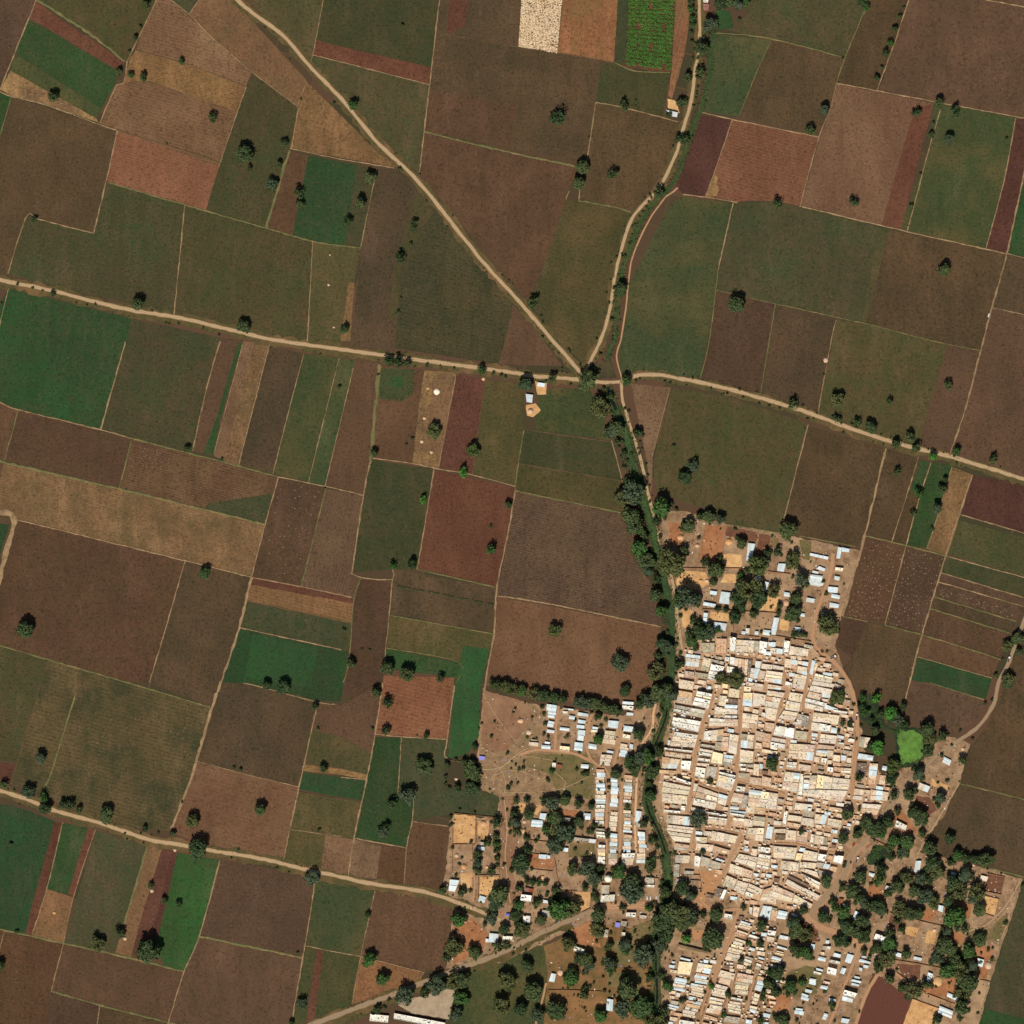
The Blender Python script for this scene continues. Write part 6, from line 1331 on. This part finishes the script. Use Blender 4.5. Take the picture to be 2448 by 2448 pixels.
for p, w, k in ROAD_LINES:
    if k != 'verge': continue
    nn = normals(p)
    for (x, y), (nx, ny) in zip(p, nn):
        for side in (-1, 1):
            if R.random() < .5:
                c = R.uniform(.30, .5) * w * side
                for q in range(R.randint(4, 16)): pp.append((x + nx * c + R.gauss(0, 1.2), y + ny * c + R.gauss(0, 1.2), ZR + .1 + R.uniform(.1, .8)))
stuff('verge_weeds', *cards(pp, NR.uniform(.25, .6, len(pp))), GRASS, 'weeds and low grass along the road verges', 'weeds')
# bush rows (green field at the top)
q4 = [mm(p) for p in pts('10', '1635,-60 1893,-60 1862,402 1612,368')]
pp = []
for i in range(19):
    for j in range(40):
        v_ = (i + .5 + .12 * math.sin(j * .9 + i)) / 19; u_ = (j + .5) / 40
        x, y = bil(q4, u_, v_)
        if math.sin(x * .21 + 1.3) * math.cos(y * .13) > .84 or R.random() < .07: continue
        for k in range(34): pp.append((x + R.gauss(0, .9), y + R.gauss(0, 1.15), .3 + R.uniform(.2, 1.9)))
stuff('bush_rows', *cards(pp, NR.uniform(.35, .75, len(pp))), simple_mat('bush_row_leaves', lin((84, 122, 52)), lin((64, 100, 44)), .3, bump_s=0, c3=lin((94, 130, 58))), 'bright green bushes planted in rows at the top', 'bushes')
# sheaf rows
q4 = [mm(p) for p in pts('10', '1022,-60 1256,-60 1222,300 1003,264')]
v = []; f = []
for i in range(62):
    for j in range(26):
        if R.random() < .08: continue
        x, y = bil(q4, (j + .5 + R.uniform(-.12, .12)) / 26, (i + .5 + R.uniform(-.25, .25)) / 62); z = zat(x, y); r = R.uniform(.55, .95); h = R.uniform(.5, 1.0)
        o = len(v); v += [(x - r, y - r * .8, z), (x + r, y - r * .8, z), (x + r, y + r * .8, z), (x - r, y + r * .8, z), (x - r * .4, y, z + h), (x + r * .4, y, z + h)]
        f += [(o, o + 1, o + 5, o + 4), (o + 1, o + 2, o + 5), (o + 2, o + 3, o + 4, o + 5), (o + 3, o, o + 4)]
stuff('sheaf_rows', v, f, simple_mat('dry_sheaves', lin((232, 212, 180)), lin((202, 176, 140)), .5, det=5), 'pale cut sheaves laid out in close rows', 'sheaves')
# pale crop heaps dotted over some plots
DOTS = [('21', '1045,1125 1255,1170 1140,1590 930,1545', 200, .8), ('21', '1275,1175 1480,1225 1350,1640 1155,1590', 190, .8), ('21', '1450,1390 1900,1525 1880,1570 1430,1435', 90, .75), ('01', '1590,790 1830,845 1700,1370 1450,1320', 90, .8), ('01', '770,590 1000,640 960,740 740,690', 130, .6), ('21', '1400,1530 1840,1665 1800,1770 1370,1650', 60, .5), ('20', '1500,200 1932,300 1932,640 1550,560', 90, .55), ('02', '20,1450 330,1500 270,1920 20,1920', 60, .55), ('11', '1000,900 1600,1010 1770,1550 920,1430', 100, .5), ('00', '80,600 640,760 520,1280 100,1200', 70, .4), ('10', '520,800 1270,980 1080,1600 700,1250', 110, .4)]
v = []; f = []
for tl, s, n, sz in DOTS:
    q4 = [mm(p) for p in pts(tl, s)]
    nx = max(2, int(math.sqrt(n)))
    for k in range(n):
        u, w = ((k % nx) + .5 + R.uniform(-.38, .38)) / nx, ((k // nx) + .5 + R.uniform(-.38, .38)) / (n / nx)
        x, y = bil(q4, min(1, u), min(1, w)); z = zat(x, y); r = sz * R.choice((.3, .5, .7, .8, 1.0)); o = len(v)
        v += [(x + r * math.cos(a), y + r * math.sin(a), z - .02) for a in (0.3, 1.6, 2.8, 4.1, 5.3)] + [(x, y, z + .45)]
        f += [(o + i, o + (i + 1) % 5, o + 5) for i in range(5)]
stuff('crop_heaps', v, f, simple_mat('dry_crop_heap', lin((160, 136, 112)), lin((134, 110, 88)), .8), 'small pale crop heaps dotted over the brown plots', 'crop heaps')
# hedge with gaps in the brown field
hv = []
hl = smooth_line([mm(p) for p in pts('11', '300,1385 580,1437 855,1492')], 2.0)
for x, y in hl:
    if math.sin(x * .35) > .75: continue
    for k in range(10): hv.append((x + R.gauss(0, .8), y + R.gauss(0, .55), zat(x, y) + R.uniform(.2, 1.7)))
P0 = hl[len(hl) // 2]
o = link('hedge', mesh('hedge', *cards([(a - P0[0], b_ - P0[1], c) for a, b_, c in hv], NR.uniform(.4, .8, len(hv))), LEAF), loc=(P0[0], P0[1], 0)); tag(o, 'thin dark hedge with gaps crossing a brown strip field', 'hedge')
# pond plot hedge ring
pp = []
for x, y in smooth_line([mm(p) for p in pts('11', '225,290 260,320 340,325 390,290 408,260 405,170')], 2.0):
    for k in range(9): pp.append((x + R.gauss(0, 2.0), y + R.gauss(0, 2.0), zat(x, y) + R.uniform(.2, 1.6)))
stuff('plot_shrubs', *cards(pp, NR.uniform(.35, .7, len(pp))), GRASS, 'ring of low shrubs round the small pond plot', 'shrubs')
# pond weeds
pp = []
for tl, s in (('22', '985,105 1010,70 1060,60 1130,150 1145,240 1190,260 1080,262 1010,205'), ('22', '1150,180 1215,240 1230,290 1180,280'), ('22', '1195,262 1250,245 1310,248 1385,285 1395,405 1340,475 1232,488 1200,400 1235,400 1250,450 1320,440 1362,390 1350,305 1295,270 1240,272 1222,330 1200,330'), ('22', '1040,1000 1090,910 1150,930 1175,985 1100,1032 1050,1030')):
    poly = [mm(p) for p in pts(tl, s)]; b4 = bb(poly)
    for k in range(2600):
        x, y = R.uniform(b4[0], b4[2]), R.uniform(b4[1], b4[3])
        if inside((x, y), poly) and math.sin(x * .3) * math.cos(y * .27) > -.35: pp.append((x, y, zat(x, y) + R.uniform(.05, .9)))
stuff('pond_weeds', *cards(pp, NR.uniform(.3, .8, len(pp))), REED, 'dark green weeds covering the ponds', 'weeds')
# weeds that break the line of the bunds
pp = []
for i, (k, w, tile, s_) in enumerate(BUNDS):
    p = smooth_line([mm(q) for q in pts(tile, s_)], 2.2); nn = normals(p); w = w * 816 / 1932 * M
    ph = R.uniform(0, 9)
    for j, ((x, y), (nx, ny)) in enumerate(zip(p, nn)):
        if R.random() > (.75 if k == 'g' else .3) * (.5 + .6 * math.sin(j * .07 + ph) ** 2): continue
        z = zat(x, y)
        for q in range(R.randint(2, 6)):
            u = R.gauss(0, .5) * (w + .8); pp.append((x + nx * u + R.gauss(0, .5), y + ny * u + R.gauss(0, .5), z + .15 + R.uniform(0, .5)))
stuff('bund_weeds', *cards(pp, NR.uniform(.2, .55, len(pp))), GRASS, 'weeds and grass tufts growing on the field bunds', 'weeds')
# things left on the flat roofs: bundles, pots, cloths, smoke holes
v = []; f = []; mi = []
RC = [simple_mat('roof_soot', lin((84, 62, 46)), lin((58, 42, 32)), .8), simple_mat('roof_white_cloth', lin((246, 242, 234)), lin((228, 220, 206)), .8), simple_mat('roof_tin_scrap', lin((190, 204, 212)), lin((160, 176, 186)), .8, rough=.5), simple_mat('roof_bundle', lin((178, 136, 96)), lin((140, 100, 68)), .8)]
for q, z in ROOFS:
    A = dims(q)[0] * dims(q)[1]
    for k in range(int(A / 9 * R.uniform(.3, 1.5))):
        x, y = bil(q, R.uniform(.06, .94), R.uniform(.06, .94)); a = -.16 + R.gauss(0, .2); w, h, t_ = R.uniform(.18, .75), R.uniform(.18, .5), R.uniform(.15, .7); o = len(v)
        for sx, sy, zz in ((-1, -1, -.1), (1, -1, -.1), (1, 1, -.1), (-1, 1, -.1), (-.9, -.9, t_), (.9, -.9, t_), (.9, .9, t_), (-.9, .9, t_)):
            v.append((x + math.cos(a) * sx * w - math.sin(a) * sy * h, y + math.sin(a) * sx * w + math.cos(a) * sy * h, z + zz))
        f += [tuple(o + c for c in g_) for g_ in ((4, 5, 6, 7), (0, 1, 5, 4), (1, 2, 6, 5), (2, 3, 7, 6), (3, 0, 4, 7))]; mi += [R.choices(range(4), (40, 26, 14, 20))[0]] * 5
me = mesh('roof_clutter', v, f)
for m_ in RC: me.materials.append(m_)
me.polygons.foreach_set('material_index', mi)
tag(link('roof_clutter', me), 'pots, bundles and cloths lying on the flat roofs', 'clutter', kind='stuff')
# yard clutter: wood piles, dung heaps, troughs, cloths
CL = [simple_mat('clutter_brown', lin((120, 80, 56)), lin((88, 58, 42)), .8), simple_mat('clutter_tan', lin((206, 170, 126)), lin((178, 138, 96)), .8), simple_mat('clutter_pale', lin((232, 224, 206)), lin((204, 194, 178)), .8), simple_mat('clutter_rust', lin((158, 84, 58)), lin((128, 70, 50)), .8), simple_mat('clutter_blue', lin((150, 150, 200)), lin((120, 124, 180)), .8)]
v = []; f = []; mi = []
for poly, n in zip(YARDS, (4600, 1500, 300)):
    b4 = bb(poly)
    for k in range(n):
        x, y = R.uniform(b4[0], b4[2]), R.uniform(b4[1], b4[3])
        i, j = int((y - G0y) / GS), int((x - G0x) / GS)
        if not inside((x, y), poly) or (0 <= i < 1100 and 0 <= j < 1400 and occ[i, j]): continue
        if math.sin(x * .09) + math.cos(y * .11 + x * .05) < -.3 and R.random() < .7: continue
        a = R.choice((0, 1.57)) - .16 + R.gauss(0, .15); w, h, t_ = R.uniform(.4, 1.3), R.uniform(.3, .8), R.uniform(.25, 1.1); z = zat(x, y); o = len(v)
        for sx, sy, zz in ((-1, -1, -.05), (1, -1, -.05), (1, 1, -.05), (-1, 1, -.05), (-.8, -.7, t_), (.8, -.7, t_), (.8, .7, t_ * R.uniform(.6, 1)), (-.8, .7, t_)):
            v.append((x + math.cos(a) * sx * w - math.sin(a) * sy * h, y + math.sin(a) * sx * w + math.cos(a) * sy * h, z + zz))
        f += [tuple(o + q for q in g) for g in ((4, 5, 6, 7), (0, 1, 5, 4), (1, 2, 6, 5), (2, 3, 7, 6), (3, 0, 4, 7))]; mi += [R.choices(range(5), (45, 25, 15, 12, 3))[0]] * 5
me = mesh('yard_clutter', v, f)
for m_ in CL: me.materials.append(m_)
me.polygons.foreach_set('material_index', mi)
tag(link('yard_clutter', me), 'wood piles, dung heaps and troughs littering the village yards', 'clutter', kind='stuff')

# ------------------------------------------------------------------ settle the labels: nearest, second nearest ... in one direction from a landmark
ONES = ['', 'first', 'second', 'third', 'fourth', 'fifth', 'sixth', 'seventh', 'eighth', 'ninth', 'tenth', 'eleventh', 'twelfth', 'thirteenth', 'fourteenth', 'fifteenth', 'sixteenth', 'seventeenth', 'eighteenth', 'nineteenth']
def ordinal(n):
    if n < 20: return ONES[n]
    t_ = ['', '', 'twent', 'thirt', 'fort', 'fift'][n // 10]
    return t_ + ('ieth' if n % 10 == 0 else 'y-' + ONES[n % 10])
BUCK = {}
for i, (x, y, head) in enumerate(REQ):
    l = min(LANDMARKS, key=lambda l: math.hypot(l[0] - x, l[1] - y)); dx, dy = x - l[0], l[1] - y
    w = WIND[int(round(math.degrees(math.atan2(dy, dx)) / 45)) % 8]
    BUCK.setdefault((head, w, l[2]), []).append((math.hypot(dx, dy), i))
TXT = {}
for (head, w, l), lst in BUCK.items():
    for n, (D, i) in enumerate(sorted(lst)):
        TXT['@@%d' % i] = '%s at %s' % (head, l) if D < 8 and n == 0 else '%s, %s %s of %s' % (head, 'nearest' if n == 0 else ordinal(n + 1) + ' out', w, l)
for o in bpy.data.objects:
    if 'label' in o and o['label'].startswith('@@'): o['label'] = TXT[o['label']]
print('longest label', max(len(t.split()) for t in TXT.values()), 'distinct', len(set(TXT.values())), len(TXT))
